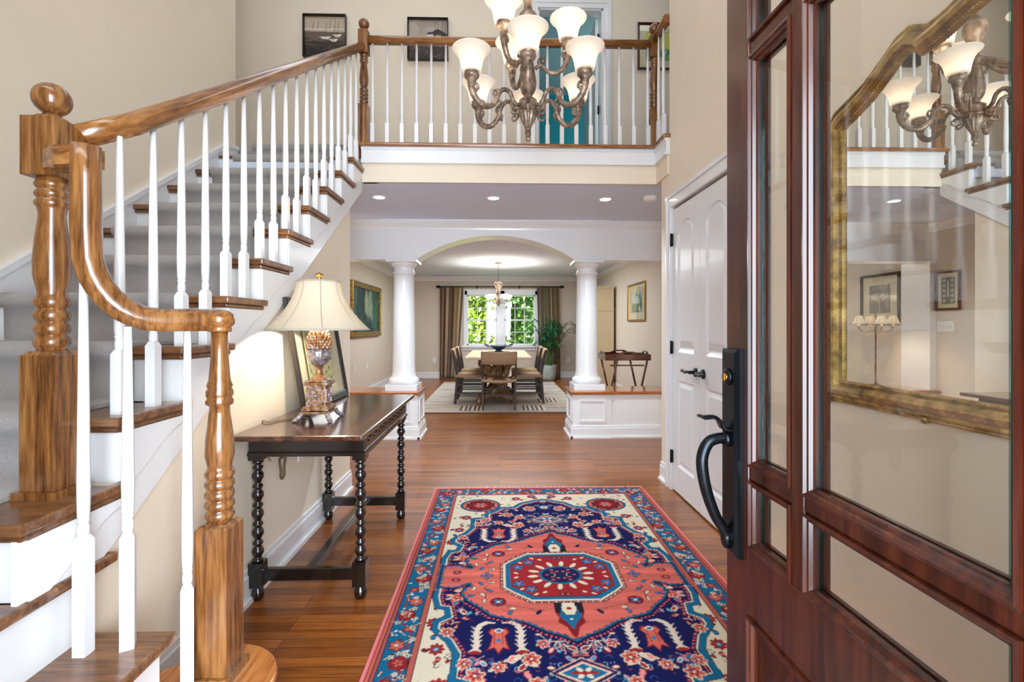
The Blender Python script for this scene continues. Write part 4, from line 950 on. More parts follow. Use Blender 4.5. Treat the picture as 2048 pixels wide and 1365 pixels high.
for k in range(3):
    a = math.radians(112+120*k)
    main = [(0.036, 2.475), (0.06, 2.49), (0.078, 2.475), (0.105, 2.452), (0.14, 2.447), (0.172, 2.468), (0.19, 2.505), (0.2, 2.54), (0.197, 2.565)]
    ex = [([(0.068, 2.482), (0.052, 2.505), (0.062, 2.528), (0.078, 2.522), (0.074, 2.508)], 0.008), ([(0.197, 2.55), (0.174, 2.552), (0.166, 2.534), (0.18, 2.524)], 0.008)]
    m, T = chand_arm(a, 0.197, 2.612, main, ex)
    ao = m.build('arm', M['chand'], ch)
    c = T(0.197, 0); shade(ao, c[0], c[1], 2.603)
    light('bulb', 'POINT', (c[0], c[1], 2.638), CH_E, (1.0, 0.83, 0.62), radius=0.018)

# ================================================================== CONSOLE TABLE
ct = thing('console_table', 'dark antique console table with bobbin turned legs against the stair wall', 'table', (-0.85, 2.55, 0))
tx0, tx1, ty0, ty1 = -1.094, -0.555, 1.965, 3.16
MB().prism([(tx0, ty0), (tx1, ty0), (tx1, ty1), (tx0, ty1)], 'xy', 0.737, 0.76).build('table_top', M['tabletop'], ct, 0.008)
lx0, lx1, ly0, ly1 = -1.065, -0.615, 2.15, 3.03
ap = MB().box(lx0-0.025, lx1+0.025, ly0-0.03, ly1+0.03, 0.648, 0.738)
ap.box(lx0-0.028, lx1+0.034, ly0-0.038, ly1+0.038, 0.638, 0.654).box(lx0-0.027, lx1+0.03, ly0-0.034, ly1+0.034, 0.654, 0.660)
apo = ap.build('apron', M['ebony'], ct, 0.002)
cvg = MB()
for i in range(9):       # carved scrolls on the long front
    y = ly0+0.05+i*(ly1-ly0-0.1)/8
    pts = [(lx1+0.0255, y+0.032*(1-t/9)*math.cos(t*0.8), 0.697+0.028*(1-t/9)*math.sin(t*0.8)) for t in range(9)]
    MB().tube(pts, 0.004, 5).build('carved_scroll', M['ebony'], apo)
for y in (ly0-0.02, ly1+0.02, (ly0+ly1)/2): MB().box(lx1+0.024, lx1+0.029, y-0.006, y+0.006, 0.664, 0.732).build('carved_block', M['ebony'], apo)
def bobbin(zb, zt, n):
    out = []; p = (zt-zb)/n
    for i in range(n):
        z = zb+i*p
        out += [(0.014, z+0.002)]+[(0.013+0.0125*math.sin(PI*j/6), z+0.004+p*0.60*j/6) for j in range(1, 6)]+[(0.0135, z+p*0.66), (0.021, z+p*0.74), (0.0225, z+p*0.80), (0.021, z+p*0.86), (0.0135, z+p*0.95)]
    return out
for x in (lx0, lx1):
    for y in (ly0, ly1):
        m = MB().lathe([(0.012, 0.0), (0.024, 0.006), (0.028, 0.024), (0.026, 0.042), (0.016, 0.054), (0.015, 0.06)], (x, y, 0), 18)
        m.box(x-0.029, x+0.029, y-0.029, y+0.029, 0.06, 0.168)
        m.lathe([(0.022, 0.168), (0.024, 0.176), (0.018, 0.184)]+bobbin(0.184, 0.60, 5)+[(0.02, 0.602), (0.026, 0.608), (0.02, 0.615), (0.018, 0.618)], (x, y, 0), 20)
        m.box(x-0.028, x+0.028, y-0.028, y+0.028, 0.618, 0.642)
        m.build('leg', M['ebony'], ct)
for y in (ly0, ly1): MB().box(lx0+0.02, lx1-0.02, y-0.014, y+0.014, 0.085, 0.138).build('stretcher', M['ebony'], ct, 0.003)
MB().box((lx0+lx1)/2-0.02, (lx0+lx1)/2+0.02, ly0+0.01, ly1-0.01, 0.095, 0.135).build('stretcher', M['ebony'], ct, 0.003)

# ---------------- pineapple lamp
lx, ly = -0.862, 2.325
lp = thing('table_lamp', 'pineapple table lamp with cream bell shade, lit, on the dark console table', 'lamp', (lx, ly, 0.76))
z0 = 0.76
for sx in (-1, 1):
    for sy in (-1, 1):
        ft = MB(); ft.tube(smooth_path([(lx+sx*0.035, ly+sy*0.035, z0+0.045), (lx+sx*0.055, ly+sy*0.055, z0+0.038), (lx+sx*0.068, ly+sy*0.068, z0+0.02), (lx+sx*0.078, ly+sy*0.078, z0+0.010)], 4), 0.011, 8)
        ft.ball((lx+sx*0.078, ly+sy*0.078, z0+0.010), (0.013, 0.013, 0.010), 10)
        for q in (-0.5, 0, 0.5): ft.ball((lx+sx*(0.086+0.003*q), ly+sy*(0.086-0.003*q), z0+0.006), 0.006, 6)
        ft.build('claw_foot', M['silver'], lp)
pb = MB()
for h_, a in ((0.068, 0.036), (0.062, 0.050), (0.056, 0.058)): pb.box(lx-h_, lx+h_, ly-h_, ly+h_, z0+a, z0+a+0.010)
pb.box(lx-0.045, lx+0.045, ly-0.045, ly+0.045, z0+0.066, z0+0.168)
for h_, a in ((0.052, 0.165), (0.057, 0.172), (0.05, 0.182)): pb.box(lx-h_, lx+h_, ly-h_, ly+h_, z0+a, z0+a+0.009)
pb.lathe([(0.046, z0+0.19), (0.04, z0+0.196), (0.026, z0+0.205), (0.017, z0+0.22), (0.015, z0+0.235), (0.019, z0+0.248), (0.022, z0+0.252), (0.014, z0+0.258)], (lx, ly, 0), 24)
pb.build('pedestal', M['lampbody'], lp, 0.0015)
pm = MB()
for ax in (0, 1):
    for s in (-1, 1):
        def P3(u, w, d): return (lx+u, ly+s*(0.045+d), z0+w) if ax == 0 else (lx+s*(0.045+d), ly+u, z0+w)
        for a in ((-0.034, 0.034, 0.078, 0.083), (-0.034, 0.034, 0.151, 0.156), (-0.034, -0.029, 0.078, 0.156), (0.029, 0.034, 0.078, 0.156)):
            p0 = P3(a[0], a[2], -0.001); p1 = P3(a[1], a[3], 0.004)
            pm.box(p0[0], p1[0], p0[1], p1[1], p0[2], p1[2])
        c = P3(0, 0.117, 0.001); pm.ball(c, 0.011, 10); 
        for t in range(8): c = P3(0.013*math.cos(t*PI/4), 0.117+0.013*math.sin(t*PI/4), 0.002); pm.ball(c, 0.004, 6)
pm.build('rosette_panel', M['silver'], lp)
cup = MB().lathe(smoothstep_prof([(0.012, z0+0.256), (0.03, z0+0.262), (0.044, z0+0.28), (0.052, z0+0.305), (0.053, z0+0.328), (0.056, z0+0.334), (0.045, z0+0.338)], 3), (lx, ly, 0), 48, flute=0.035)
cup.build('fluted_cup', M['silver'], lp)
pa = MB().lathe(smoothstep_prof([(0.045, z0+0.334), (0.051, z0+0.35), (0.05, z0+0.38), (0.042, z0+0.41), (0.026, z0+0.43), (0.008, z0+0.436)], 3), (lx, ly, 0), 24)
for j in range(7):
    zz = z0+0.345+j*0.0135; t = (zz-z0-0.335)/0.10; rr = 0.051*math.sqrt(max(0.05, 1-max(0, t)**2.6))
    for i in range(14):
        a = 2*PI*(i+0.5*(j % 2))/14
        pa.ball((lx+rr*math.cos(a), ly+rr*math.sin(a), zz), (0.010, 0.010, 0.009), 8)
        pa.ball((lx+(rr+0.006)*math.cos(a), ly+(rr+0.006)*math.sin(a), zz+0.007), (0.004, 0.004, 0.006), 6)
pa.build('pineapple', M['lampbody'], lp)
MB().lathe([(0.010, z0+0.43), (0.012, z0+0.436), (0.008, z0+0.445), (0.006, z0+0.47), (0.009, z0+0.475), (0.004, z0+0.48), (0.004, z0+0.66)], (lx, ly, 0), 12).lathe([(0.004, z0+0.655), (0.006, z0+0.665), (0.009, z0+0.675), (0.007, z0+0.683), (0.018, z0+0.689), (0.02, z0+0.695), (0.006, z0+0.701), (0.002, z0+0.704)], (lx, ly, 0), 14).build('brass_stem', M['brass'], lp)
def bell_shade(parent, x, y, z0, z1, r0, r1, mat, ribs=8, name='lamp_shade', curve=1.9, n=48):
    prof = []
    for i in range(15):
        t = i/14; prof.append((r1+(r0-r1)*(1-t)**curve, z0+(z1-z0)*t))
    pr = prof+[(r-0.002, z) for r, z in prof[::-1]]
    m = MB().lathe(pr+[pr[0]], (x, y, 0), n, cap=False)
    o = m.build(name, mat, parent)
    if ribs:
        rb = MB()
        for k in range(ribs):
            a = 2*PI*(k+0.5)/ribs+0.02; rb.tube([(x+(r+0.001)*math.cos(a), y+(r+0.001)*math.sin(a), z) for r, z in prof], 0.0028 if r0 > 0.15 else 0.0016, 5)
        rb.tube([(x+r0*math.cos(2*PI*i/40), y+r0*math.sin(2*PI*i/40), z0) for i in range(40)], 0.004 if r0 > 0.15 else 0.002, 5, closed=True)
        rb.tube([(x+r1*math.cos(2*PI*i/40), y+r1*math.sin(2*PI*i/40), z1) for i in range(40)], 0.003 if r0 > 0.15 else 0.002, 5, closed=True)
        rb.build('shade_ribs', M['piping'], o)
    return o
bell_shade(lp, lx, ly, 1.190, 1.420, 0.232, 0.098, M['linen'], 8)
light('lamp_bulb', 'POINT', (lx, ly, 1.30), 12, (1.0, 0.85, 0.66), radius=0.03)
o = MB().tube(smooth_path([(lx-0.06, ly+0.02, 0.766), (lx-0.12, ly-0.0, 0.764), (lx-0.17, ly-0.05, 0.764), (lx-0.19, ly-0.10, 0.764), (-1.10, ly-0.06, 0.764), (-1.099, ly-0.05, 0.70), (-1.099, ly-0.02, 0.60), (-1.09, ly, 0.56)], 6), 0.0022, 6).build('lamp_cord', M['cord'], lp)
# coiled cord under the table and outlets
c = MB()
for ph, w, hh in ((0.0, 0.035, 0.06), (0.5, 0.03, 0.055), (-0.4, 0.026, 0.05)):
    c.tube([(-1.096+0.004*math.sin(t*3), 2.46+0.02*ph+w*math.sin(t)+0.2*w*math.sin(2*t), 0.50+hh*math.cos(t)-0.01) for t in [2*PI*i/24 for i in range(24)]], 0.0026, 6, closed=True)
c.tube(smooth_path([(-1.095, 2.46, 0.56), (-1.094, 2.52, 0.575), (-1.094, 2.6, 0.56), (-1.094, 2.67, 0.545)], 5), 0.0026, 6)
tag(c.build('coiled_cord', M['cord']), 'loose coil of brown lamp cord hanging on the wall under the console table', 'cord')
def outlet(name, lab, c, nrm, sw=False, w=0.07, hgt=0.115, gangs=1):
    t = thing(name, lab, 'switch' if sw else 'outlet', c)
    nx, ny = nrm; w_ = w if gangs == 1 else 0.07+0.046*(gangs-1)
    def bb(u0, u1, z0_, z1_, d): 
        m = MB()
        if nx: m.box(c[0], c[0]+nx*d, c[1]+u0, c[1]+u1, c[2]+z0_, c[2]+z1_)
        else: m.box(c[0]+u0, c[0]+u1, c[1], c[1]+ny*d, c[2]+z0_, c[2]+z1_)
        return m
    bb(-w_/2, w_/2, -hgt/2, hgt/2, 0.006).build('cover_plate', M['plate'], t, 0.002)
    for g_ in range(gangs):
        u = (g_-(gangs-1)/2)*0.046
        if sw: bb(u-0.004, u+0.004, -0.01, 0.012, 0.014).build('toggle', M['plate'], t)
        else:
            bb(-0.016, 0.016, 0.008, 0.036, 0.008).build('socket', M['plate'], t); bb(-0.016, 0.016, -0.036, -0.008, 0.008).build('socket', M['plate'], t)
    return t
outlet('wall_outlet', 'white outlet on the stair wall below the console table', (XW, 2.70, 0.515), (1, 0))
outlet('wall_outlet', 'white outlet on the far dining wall left of the curtain', (-1.50, 11.2, 0.42), (0, -1))
outlet('wall_outlet', 'white outlet on the far dining wall right of the potted palm', (1.62, 11.2, 0.42), (0, -1))
outlet('wall_outlet', 'white outlet low on the taupe wall under the large green painting', (XH, 8.4, 0.52), (1, 0))
outlet('phone_jack', 'white jack plate low on the taupe wall nearer than the outlet', (XH, 7.7, 0.55), (1, 0), w=0.05)
outlet('light_switch', 'white four toggle switch plate on the left hall wall', (XH, 5.08, 1.20), (1, 0), sw=True, gangs=4)

# ================================================================== PICTURES
def picture(name, label, canvas, origin, ux, uy, w, h_, fw, fmat, mat_w=0.0, depth=0.025, glass=True, paint='print', cat='picture', fprof=None):
    # origin = centre of the back on the wall; ux, uy unit vectors (normal = ux x uy)
    O = Vector(origin); ux = Vector(ux); uy = Vector(uy); n = ux.cross(uy).normalized()
    t = thing(name, label, cat, origin)
    prof = fprof or [(0, 0), (0, depth), (fw*0.25, depth*1.15), (fw*0.75, depth*0.9), (fw, depth*0.7), (fw, 0)]
    k = len(prof); vs = []
    for (a, b) in ((-1, -1), (1, -1), (1, 1), (-1, 1)):
        for p, q in prof: vs.append(O+ux*(a*(w/2-p))+uy*(b*(h_/2-p))+n*q)
    m = MB(); m.add(vs, [(j*k+i, j*k+(i+1) % k, ((j+1) % 4)*k+(i+1) % k, ((j+1) % 4)*k+i) for j in range(4) for i in range(k)])
    m.build('frame', fmat, t)
    d0 = depth*0.35
    if mat_w:
        m = MB(); vs = []
        for d in (0.002, d0):
            for e in (0.0, 1.0):
                for (a, b) in ((-1, -1), (1, -1), (1, 1), (-1, 1)):
                    ww = w/2-fw*0.9-(mat_w if e else 0); hh = h_/2-fw*0.9-(mat_w if e else 0); vs.append(O+ux*(a*ww)+uy*(b*hh)+n*d)
        fs = []
        for i in range(4):
            j = (i+1) % 4; fs += [(8+i, 8+j, 12+j, 12+i), (i, 4+i, 4+j, j), (i, j, 8+j, 8+i), (4+i, 12+i, 12+j, 4+j)]
        m.add(vs, fs); m.build('mat_board', M['matboard'], t)
    canvas.mesh('artwork', M[paint], t, O+n*(d0*0.8), ux, uy, d0*0.5)
    if glass:
        m = MB(); W2, H2 = w/2-fw*0.9, h_/2-fw*0.9
        vs = [O+ux*(a*W2)+uy*(b*H2)+n*(d0+q) for q in (0.002, 0.004) for (a, b) in ((-1, -1), (1, -1), (1, 1), (-1, 1))]
        m.add(vs, [(3, 2, 1, 0), (4, 5, 6, 7), (0, 1, 5, 4), (1, 2, 6, 5), (2, 3, 7, 6), (3, 0, 4, 7)]); m.build('glazing', M['glass'], t)
    return t
def blot(cv, n, cols, s0, s1, x0=None, x1=None, y0=None, y1=None, seed=1, asp=1.0):
    r = random.Random(seed); w, h_ = cv.w/2, cv.h/2
    for _ in range(n):
        cv.ell(r.uniform(x0 if x0 is not None else -w, x1 if x1 is not None else w), r.uniform(y0 if y0 is not None else -h_, y1 if y1 is not None else h_), r.uniform(s0, s1), r.uniform(s0, s1)*asp, r.choice(cols), 1, r.uniform(-0.5, 0.5))
def blur(cv, it):
    for _ in range(it):
        c = cv.c; c[1:-1, 1:-1] = (c[1:-1, 1:-1]*2+c[:-2, 1:-1]+c[2:, 1:-1]+c[1:-1, :-2]+c[1:-1, 2:])/6
BX, UZ = (1, 0, 0), (0, 0, 1)
# upstairs: harbour pictures in box frames
cv = Canvas(0.43, 0.43, 130, 130, (192, 172, 150))
cv.poly([(-0.22, 0.06), (0.22, 0.05), (0.22, -0.22), (-0.22, -0.22)], (104, 86, 70)); cv.poly([(-0.22, -0.05), (0.22, -0.04), (0.22, -0.22), (-0.22, -0.22)], (52, 38, 30)); cv.poly([(-0.22, -0.12), (0.22, -0.10), (0.22, -0.22), (-0.22, -0.22)], (30, 18, 14))
blot(cv, 40, [(90, 76, 62), (66, 52, 42)], 0.01, 0.05, y0=-0.2, y1=0.0, seed=3, asp=0.2); blur(cv, 2)
cv.line([(-0.21, 0.085), (0.0, 0.08), (0.21, 0.085)], 0.008, (236, 230, 220))
for x, t in ((-0.13, 0.16), (-0.08, 0.17), (0.05, 0.185), (0.1, 0.2)): cv.line([(x, 0.08), (x+0.01, t)], 0.004, (50, 40, 34))
for x, y, w_ in ((0.0, -0.01, 0.065), (0.09, -0.035, 0.05), (0.13, 0.015, 0.05)): cv.poly([(x-w_, y+0.01), (x+w_, y+0.016), (x+w_*0.5, y-0.016), (x-w_*0.3, y-0.014)], (226, 218, 204)); cv.line([(x, y), (x+0.015, y+0.16)], 0.004, (60, 50, 44))
picture('harbour_picture', 'small brown picture of moored sailboats on the upstairs wall left of the newel', cv, (-1.86, 5.2, 4.303), BX, UZ, 0.455, 0.455, 0.012, M['blackframe'], 0, 0.045, False, 'paint')
cv = Canvas(0.42, 0.43, 130, 130, (170, 156, 142))
blot(cv, 30, [(180, 168, 154), (160, 146, 132)], 0.03, 0.08, seed=5); blur(cv, 6)
cv.poly([(-0.22, -0.0), (0.22, 0.0), (0.22, -0.22), (-0.22, -0.22)], (58, 46, 40)); blot(cv, 50, [(40, 32, 30), (84, 70, 60), (110, 96, 84)], 0.005, 0.04, y0=-0.2, y1=-0.02, seed=6, asp=0.3)
cv.poly([(-0.03, 0.0), (0.2, 0.0), (0.2, 0.07), (0.1, 0.12), (0.0, 0.06)], (46, 40, 40))
cv.poly([(-0.01, 0.0), (0.06, 0.0), (0.06, 0.055), (-0.01, 0.055)], (226, 224, 218)); cv.poly([(-0.02, 0.055), (0.07, 0.055), (0.055, 0.085), (0.0, 0.085)], (70, 62, 60)); cv.poly([(0.08, 0.0), (0.14, 0.0), (0.14, 0.05), (0.08, 0.05)], (220, 184, 66)); cv.poly([(0.075, 0.05), (0.145, 0.05), (0.13, 0.08), (0.09, 0.08)], (60, 54, 54))
for x in (0.07, 0.1, 0.15, 0.18): cv.line([(x, 0.08), (x+0.01, 0.2)], 0.004, (40, 34, 34))
for x in (0.02, 0.11): cv.ell(x, 0.028, 0.006, 0.009, (30, 30, 40))
picture('harbour_picture', 'small grey picture of a white and a yellow boathouse on the upstairs wall', cv, (-0.763, 5.2, 4.288), BX, UZ, 0.435, 0.448, 0.012, M['blackframe'], 0, 0.045, False, 'paint')
cv = Canvas(0.26, 0.30, 70, 80, (214, 220, 96)); cv.poly([(-0.13, -0.15), (0.13, -0.15), (0.13, -0.02), (-0.13, -0.06)], (132, 180, 90)); blot(cv, 20, [(60, 110, 170), (220, 230, 150), (90, 150, 90)], 0.01, 0.04, y0=-0.15, y1=0.02, seed=8); blur(cv, 3)
picture('small_framed_print', 'yellow green print in a dark frame on the upstairs wall behind the right newel', cv, (1.735, 5.2, 4.258), BX, UZ, 0.46, 0.51, 0.024, M['redwood'], 0.075)
# dining room paintings
cv = Canvas(1.66, 0.74, 240, 110, (20, 62, 60))
blot(cv, 160, [(16, 52, 54), (30, 80, 74), (42, 96, 84), (14, 40, 44), (60, 90, 74)], 0.05, 0.22, seed=12, asp=1.6)
blot(cv, 25, [(150, 156, 124), (120, 140, 120)], 0.03, 0.08, x0=-0.1, x1=0.4, y0=-0.05, y1=0.3, seed=13, asp=2.2); blur(cv, 40)
picture('large_painting', 'large dim green landscape painting in a gilt frame on the left dining wall', cv, (XH, 8.35, 1.475), (0, 1, 0), UZ, 1.80, 0.90, 0.085, M['gilt'], 0, 0.05, False, 'paint', 'painting', fprof=None)
bpy.data.objects['artwork'].name = 'artwork'
cv = Canvas(0.52, 0.30, 110, 66, (206, 220, 214)); cv.poly([(-0.3, -0.16), (0.3, -0.16), (0.3, -0.03), (-0.3, -0.01)], (96, 132, 104)); blot(cv, 30, [(110, 150, 150), (70, 110, 84), (226, 232, 220)], 0.01, 0.05, seed=15); blur(cv, 3)
picture('gilt_framed_print', 'small gilt framed print on the right dining wall above the tray stand', cv, (XD, 7.60, 1.585), (0, -1, 0), UZ, 0.97, 0.605, 0.03, M['brass'], 0.10)
# hall pictures seen in the mirror
cv = Canvas(0.30, 0.38, 90, 110, (62, 58, 56)); cv.poly([(-0.14, -0.18), (0.14, -0.18), (0.14, 0.08), (-0.14, 0.08)], (150, 134, 118)); cv.poly([(-0.14, -0.18), (0.14, -0.18), (0.14, -0.04), (-0.02, 0.02)], (96, 84, 74))
for p in ([(0, -0.17), (0.01, 0.0), (-0.06, 0.07)], [(0.01, -0.06), (0.07, 0.07)], [(0.0, -0.03), (-0.1, 0.02)], [(0.02, -0.02), (0.11, 0.02)]): cv.line(p, 0.012, (216, 202, 172))
cv.poly([(-0.12, 0.11), (0.12, 0.11), (0.12, 0.17), (-0.12, 0.17)], (104, 92, 84))
picture('tree_print', 'dark framed print of a bare tree on the left wall behind the small lamp', cv, (XH, 5.98, 1.55), (0, 1, 0), UZ, 0.62, 0.64, 0.035, M['blackframe'], 0.11)
cv = Canvas(0.15, 0.28, 60, 100, (66, 66, 70))
for i in range(5):
    for x in (-0.045, 0.045): cv.ell(x, -0.11+i*0.055, 0.018, 0.014, (214, 208, 196)); cv.ell(x, -0.11+i*0.055, 0.010, 0.006, (66, 66, 70)); cv.line([(x, -0.11+i*0.055-0.02), (x, -0.11+i*0.055+0.02)], 0.004, (214, 208, 196))
cv.line([(0, -0.06), (0, 0.1)], 0.02, (196, 190, 180))
picture('knot_print', 'framed chart of rope knots on the left hall wall above the switch plate', cv, (XH, 5.05, 1.59), (0, 1, 0), UZ, 0.28, 0.42, 0.022, M['redwood'], 0.04)
# print leaning on the console table
lw, lh = 0.70, 0.60; lean = math.atan(0.098/0.585)
cv = Canvas(0.36, 0.40, 150, 160, (222, 212, 160))
r = random.Random(21)
for i in range(90):
    x, y = r.uniform(-0.15, 0.15), r.uniform(-0.18, 0.18); a = r.uniform(0, 2*PI); L = r.uniform(0.02, 0.05)
    cv.poly([(x, y), (x+L*0.5*math.cos(a+0.5), y+L*0.5*math.sin(a+0.5)), (x+L*math.cos(a), y+L*math.sin(a)), (x+L*0.5*math.cos(a-0.5), y+L*0.5*math.sin(a-0.5))], r.choice([(66, 112, 42), (96, 140, 60), (44, 82, 34), (120, 150, 80), (60, 100, 110)]))
cv.poly([(-0.03, 0.0), (0.03, 0.02), (0.05, 0.19), (-0.01, 0.2)], (52, 96, 108)); cv.line([(0.0, -0.18), (0.02, 0.0), (0.0, 0.18)], 0.008, (40, 62, 30))
n_ = Vector((math.cos(lean), 0, math.sin(lean))); uyv = Vector((-math.sin(lean), 0, math.cos(lean)))
org = Vector((-0.997, 2.805, 0.7605))+uyv*(lh/2)
picture('leaning_print', 'dark framed botanical print leaning on the wall behind the lamp', cv, org, (0, 1, 0), uyv, lw, lh, 0.042, M['blackframe'], 0.095, 0.02)
# ================================================================== CANDELABRA LAMP on the left half wall (seen in the mirror)
qx, qy = -1.80, 5.43
sl = thing('candlestick_lamp', 'slim lamp with four small lit shades standing on the left half wall', 'lamp', (qx, qy, 0.5))
m = MB().lathe([(0.085, 0.5), (0.085, 0.51), (0.07, 0.525), (0.03, 0.535), (0.012, 0.55), (0.009, 0.58), (0.008, 1.18), (0.014, 1.19), (0.014, 1.2), (0.006, 1.21), (0.006, 1.36), (0.01, 1.37), (0.002, 1.385)], (qx, qy, 0), 16); m.build('stand', M['chand'], sl)
for k in range(4):
    a = 0.35+k*PI/2; T = lambda r, z: (qx+r*math.cos(a), qy+r*math.sin(a), z)
    ao = MB().tube(smooth_path([T(0.01, 1.19), T(0.05, 1.15), T(0.11, 1.14), T(0.16, 1.17), T(0.165, 1.2)], 5), 0.005, 7).lathe([(0.018, 1.195), (0.02, 1.2), (0.012, 1.205), (0.011, 1.25)], T(0.165, 0), 10).build('arm', M['chand'], sl)
    c = T(0.165, 0); bell_shade(ao, c[0], c[1], 1.23, 1.33, 0.07, 0.032, M['linen'], 6, 'small_shade', 1.2, 24)
    light('candle_bulb', 'POINT', (c[0], c[1], 1.275), 1.6, (1.0, 0.8, 0.55), radius=0.012)

# ================================================================== FOYER RUG
cxr, cyr = 0.297, 2.305; RW, RL = 1.536, 2.50
NAVY, TEAL, SAL, RED, DRED, CRM, BLU, BLK, PNK, SKY = (10, 16, 74), (14, 98, 138), (202, 98, 82), (148, 34, 34), (120, 22, 32), (216, 203, 178), (34, 116, 166), (30, 22, 34), (230, 130, 130), (90, 160, 200)
cv = Canvas(RW, RL, 400, 640, PNK)
hw, hl = RW/2, RL/2
def rect(a, b, col): cv.poly([(-a, -b), (a, -b), (a, b), (-a, b)], col)
rect(hw-0.012, hl-0.004, DRED); rect(hw-0.018, hl-0.010, SAL); rect(hw-0.030, hl-0.018, BLK); rect(hw-0.033, hl-0.021, (170, 84, 80)); rect(hw-0.046, hl-0.034, BLK)
rect(hw-0.049, hl-0.037, TEAL); rect(hw-0.150, hl-0.132, BLK); rect(hw-0.153, hl-0.135, (176, 88, 76)); rect(hw-0.172, hl-0.152, BLK); rect(hw-0.175, hl-0.155, CRM)
ix, iy = hw-0.175, hl-0.155      # inner field half sizes 0.593, 1.095
r = random.Random(5)
# border vines and flowers
bxm = hw-0.10
def border_piece(fx):
    # fx maps (along, across) to canvas; across in -0.05..0.05
    pass
def vine(axis, const, length):
    n = int(length/0.012); pts = []
    step = 0.30
    for i in range(n+1):
        t = -length/2+length*i/n; q = ((t/step) % 1.0)
        off = 0.036*(1 if int(math.floor(t/step)) % 2 == 0 else -1)
        pts.append((const+off, t) if axis == 'y' else (t, const+off))
    return pts
for axis, const, length, sym in (('y', bxm, RL-0.1, 2), ('x', hl-0.085, RW-0.1, 3)):
    step = 0.28; k = int(length/step)+1
    path = []
    for i in range(k):
        t0 = -length/2+i*step; o_ = 0.030 if i % 2 else -0.030
        seg = [(t0, o_), (t0+step-0.03, o_), (t0+step, -o_)]
        path += seg
    mp = (lambda t, o2: (const+o2, t)) if axis == 'y' else (lambda t, o2: (t, const+o2))
    cv.line([mp(t, o2) for t, o2 in path], 0.007, RED, sym); cv.line([mp(t, o2*0.85) for t, o2 in path], 0.002, BLK, sym)
    j = 0; t = -length/2+0.04
    while t < length/2-0.03:
        o2 = (0.012 if j % 2 else -0.012)
        x, y = mp(t, o2)
        if j % 3 == 0: cv.ell(x, y, 0.037, 0.031, BLK, sym); cv.flower(x, y, 0.036, RED, BLK, DRED, 7, sym); cv.flower(x, y, 0.020, SAL, RED, BLK, 5, sym)
        elif j % 3 == 1: cv.flower(x, y, 0.031, BLK, BLK, BLK, 6, sym, 0.4); cv.flower(x, y, 0.028, SAL, BLK, RED, 6, sym, 0.4); cv.ell(x, y, 0.006, 0.006, CRM, sym)
        else:
            cv.ell(x, y, 0.024, 0.016, DRED, sym); cv.ell(x, y, 0.014, 0.009, SAL, sym)
        for _ in range(9):
            a, b = r.uniform(-0.045, 0.045), r.uniform(-0.042, 0.042); x2, y2 = mp(t+0.045+a, b)
            col = r.choice([CRM, CRM, SAL, RED, (200, 220, 220)])
            cv.ell(x2, y2, r.uniform(0.006, 0.013), r.uniform(0.004, 0.008), BLK, sym, 0.3); cv.ell(x2, y2, r.uniform(0.005, 0.010), r.uniform(0.003, 0.006), col, sym, r.uniform(-1, 1))
            if r.random() < 0.4: cv.flower(x2, y2, 0.013, CRM, BLK, None, 5, sym)
            if r.random() < 0.4: cv.line([(x2, y2), (x2+r.uniform(-0.03, 0.03), y2+r.uniform(-0.03, 0.03))], 0.003, CRM, sym)
        t += 0.095; j += 1
for _ in range(70):
    x, y = r.uniform(0.18, ix-0.02), r.uniform(0.15, iy-0.03); a = r.uniform(0, 6.28); s_ = r.uniform(0.012, 0.03)
    cv.line([(x+s_*(t/6)*math.cos(a+t*0.7), y+s_*(t/6)*math.sin(a+t*0.7)) for t in range(7)], 0.003, BLK, 4)
# corner spandrel small flowers on cream
for _ in range(70):
    x, y = r.uniform(0.0, ix-0.02), r.uniform(0.15, iy-0.015); c_ = r.choice([RED, BLU, SAL, NAVY, DRED, PNK])
    s_ = r.uniform(0.006, 0.014)
    cv.ell(x, y, s_*1.3, s_, BLK, 4, r.uniform(0, 3)); cv.ell(x, y, s_*1.0, s_*0.7, c_, 4)
    cv.line([(x, y), (x+r.uniform(-0.03, 0.03), y+r.uniform(-0.03, 0.03))], 0.002, BLK, 4)
for x, y in ((0.53, 0.52), (0.36, 0.79), (0.50, 0.70), (0.18, 1.02), (0.07, 1.06), (0.56, 0.36)): cv.flower(x, y, 0.034, RED, CRM, None, 8, 4); cv.ell(x, y, 0.012, 0.012, BLU, 4); cv.ell(x, y, 0.005, 0.005, CRM, 4)
# navy field with stepped outline
C = [(0, 1.014), (0.055, 1.0), (0.10, 0.972), (0.158, 0.945), (0.208, 0.875), (0.292, 0.873), (0.34, 0.80), (0.39, 0.775), (0.39, 0.712), (0.473, 0.69), (0.468, 0.55), (0.50, 0.485), (0.565, 0.41), (0.568, 0.345), (0.522, 0.312), (0.53, 0.275), (0.572, 0.262), (0.593, 0.178), (0.593, 0)]
quad = lambda P_: P_+[(x, -y) for x, y in P_[::-1][1:]]+[(-x, -y) for x, y in P_[1:]]+[(-x, y) for x, y in P_[::-1][1:-1]]
full = quad(C)
def inset_poly(P_, d):
    n = len(P_); out = []
    ar = sum(P_[i][0]*P_[(i+1) % n][1]-P_[(i+1) % n][0]*P_[i][1] for i in range(n)); sg = -1 if ar > 0 else 1
    for i in range(n):
        a, b, c = Vector(P_[i-1]), Vector(P_[i]), Vector(P_[(i+1) % n]); d0 = (b-a); d1 = (c-b)
        if d0.length < 1e-6 or d1.length < 1e-6: out.append(P_[i]); continue
        d0.normalize(); d1.normalize(); nn = Vector((d0.y, -d0.x))+Vector((d1.y, -d1.x))
        if nn.length < 0.4: nn = Vector((d0.y, -d0.x))*2
        nn = nn/(nn.length**2)*2*sg; out.append((b.x+nn.x*d, b.y+nn.y*d))
    return out
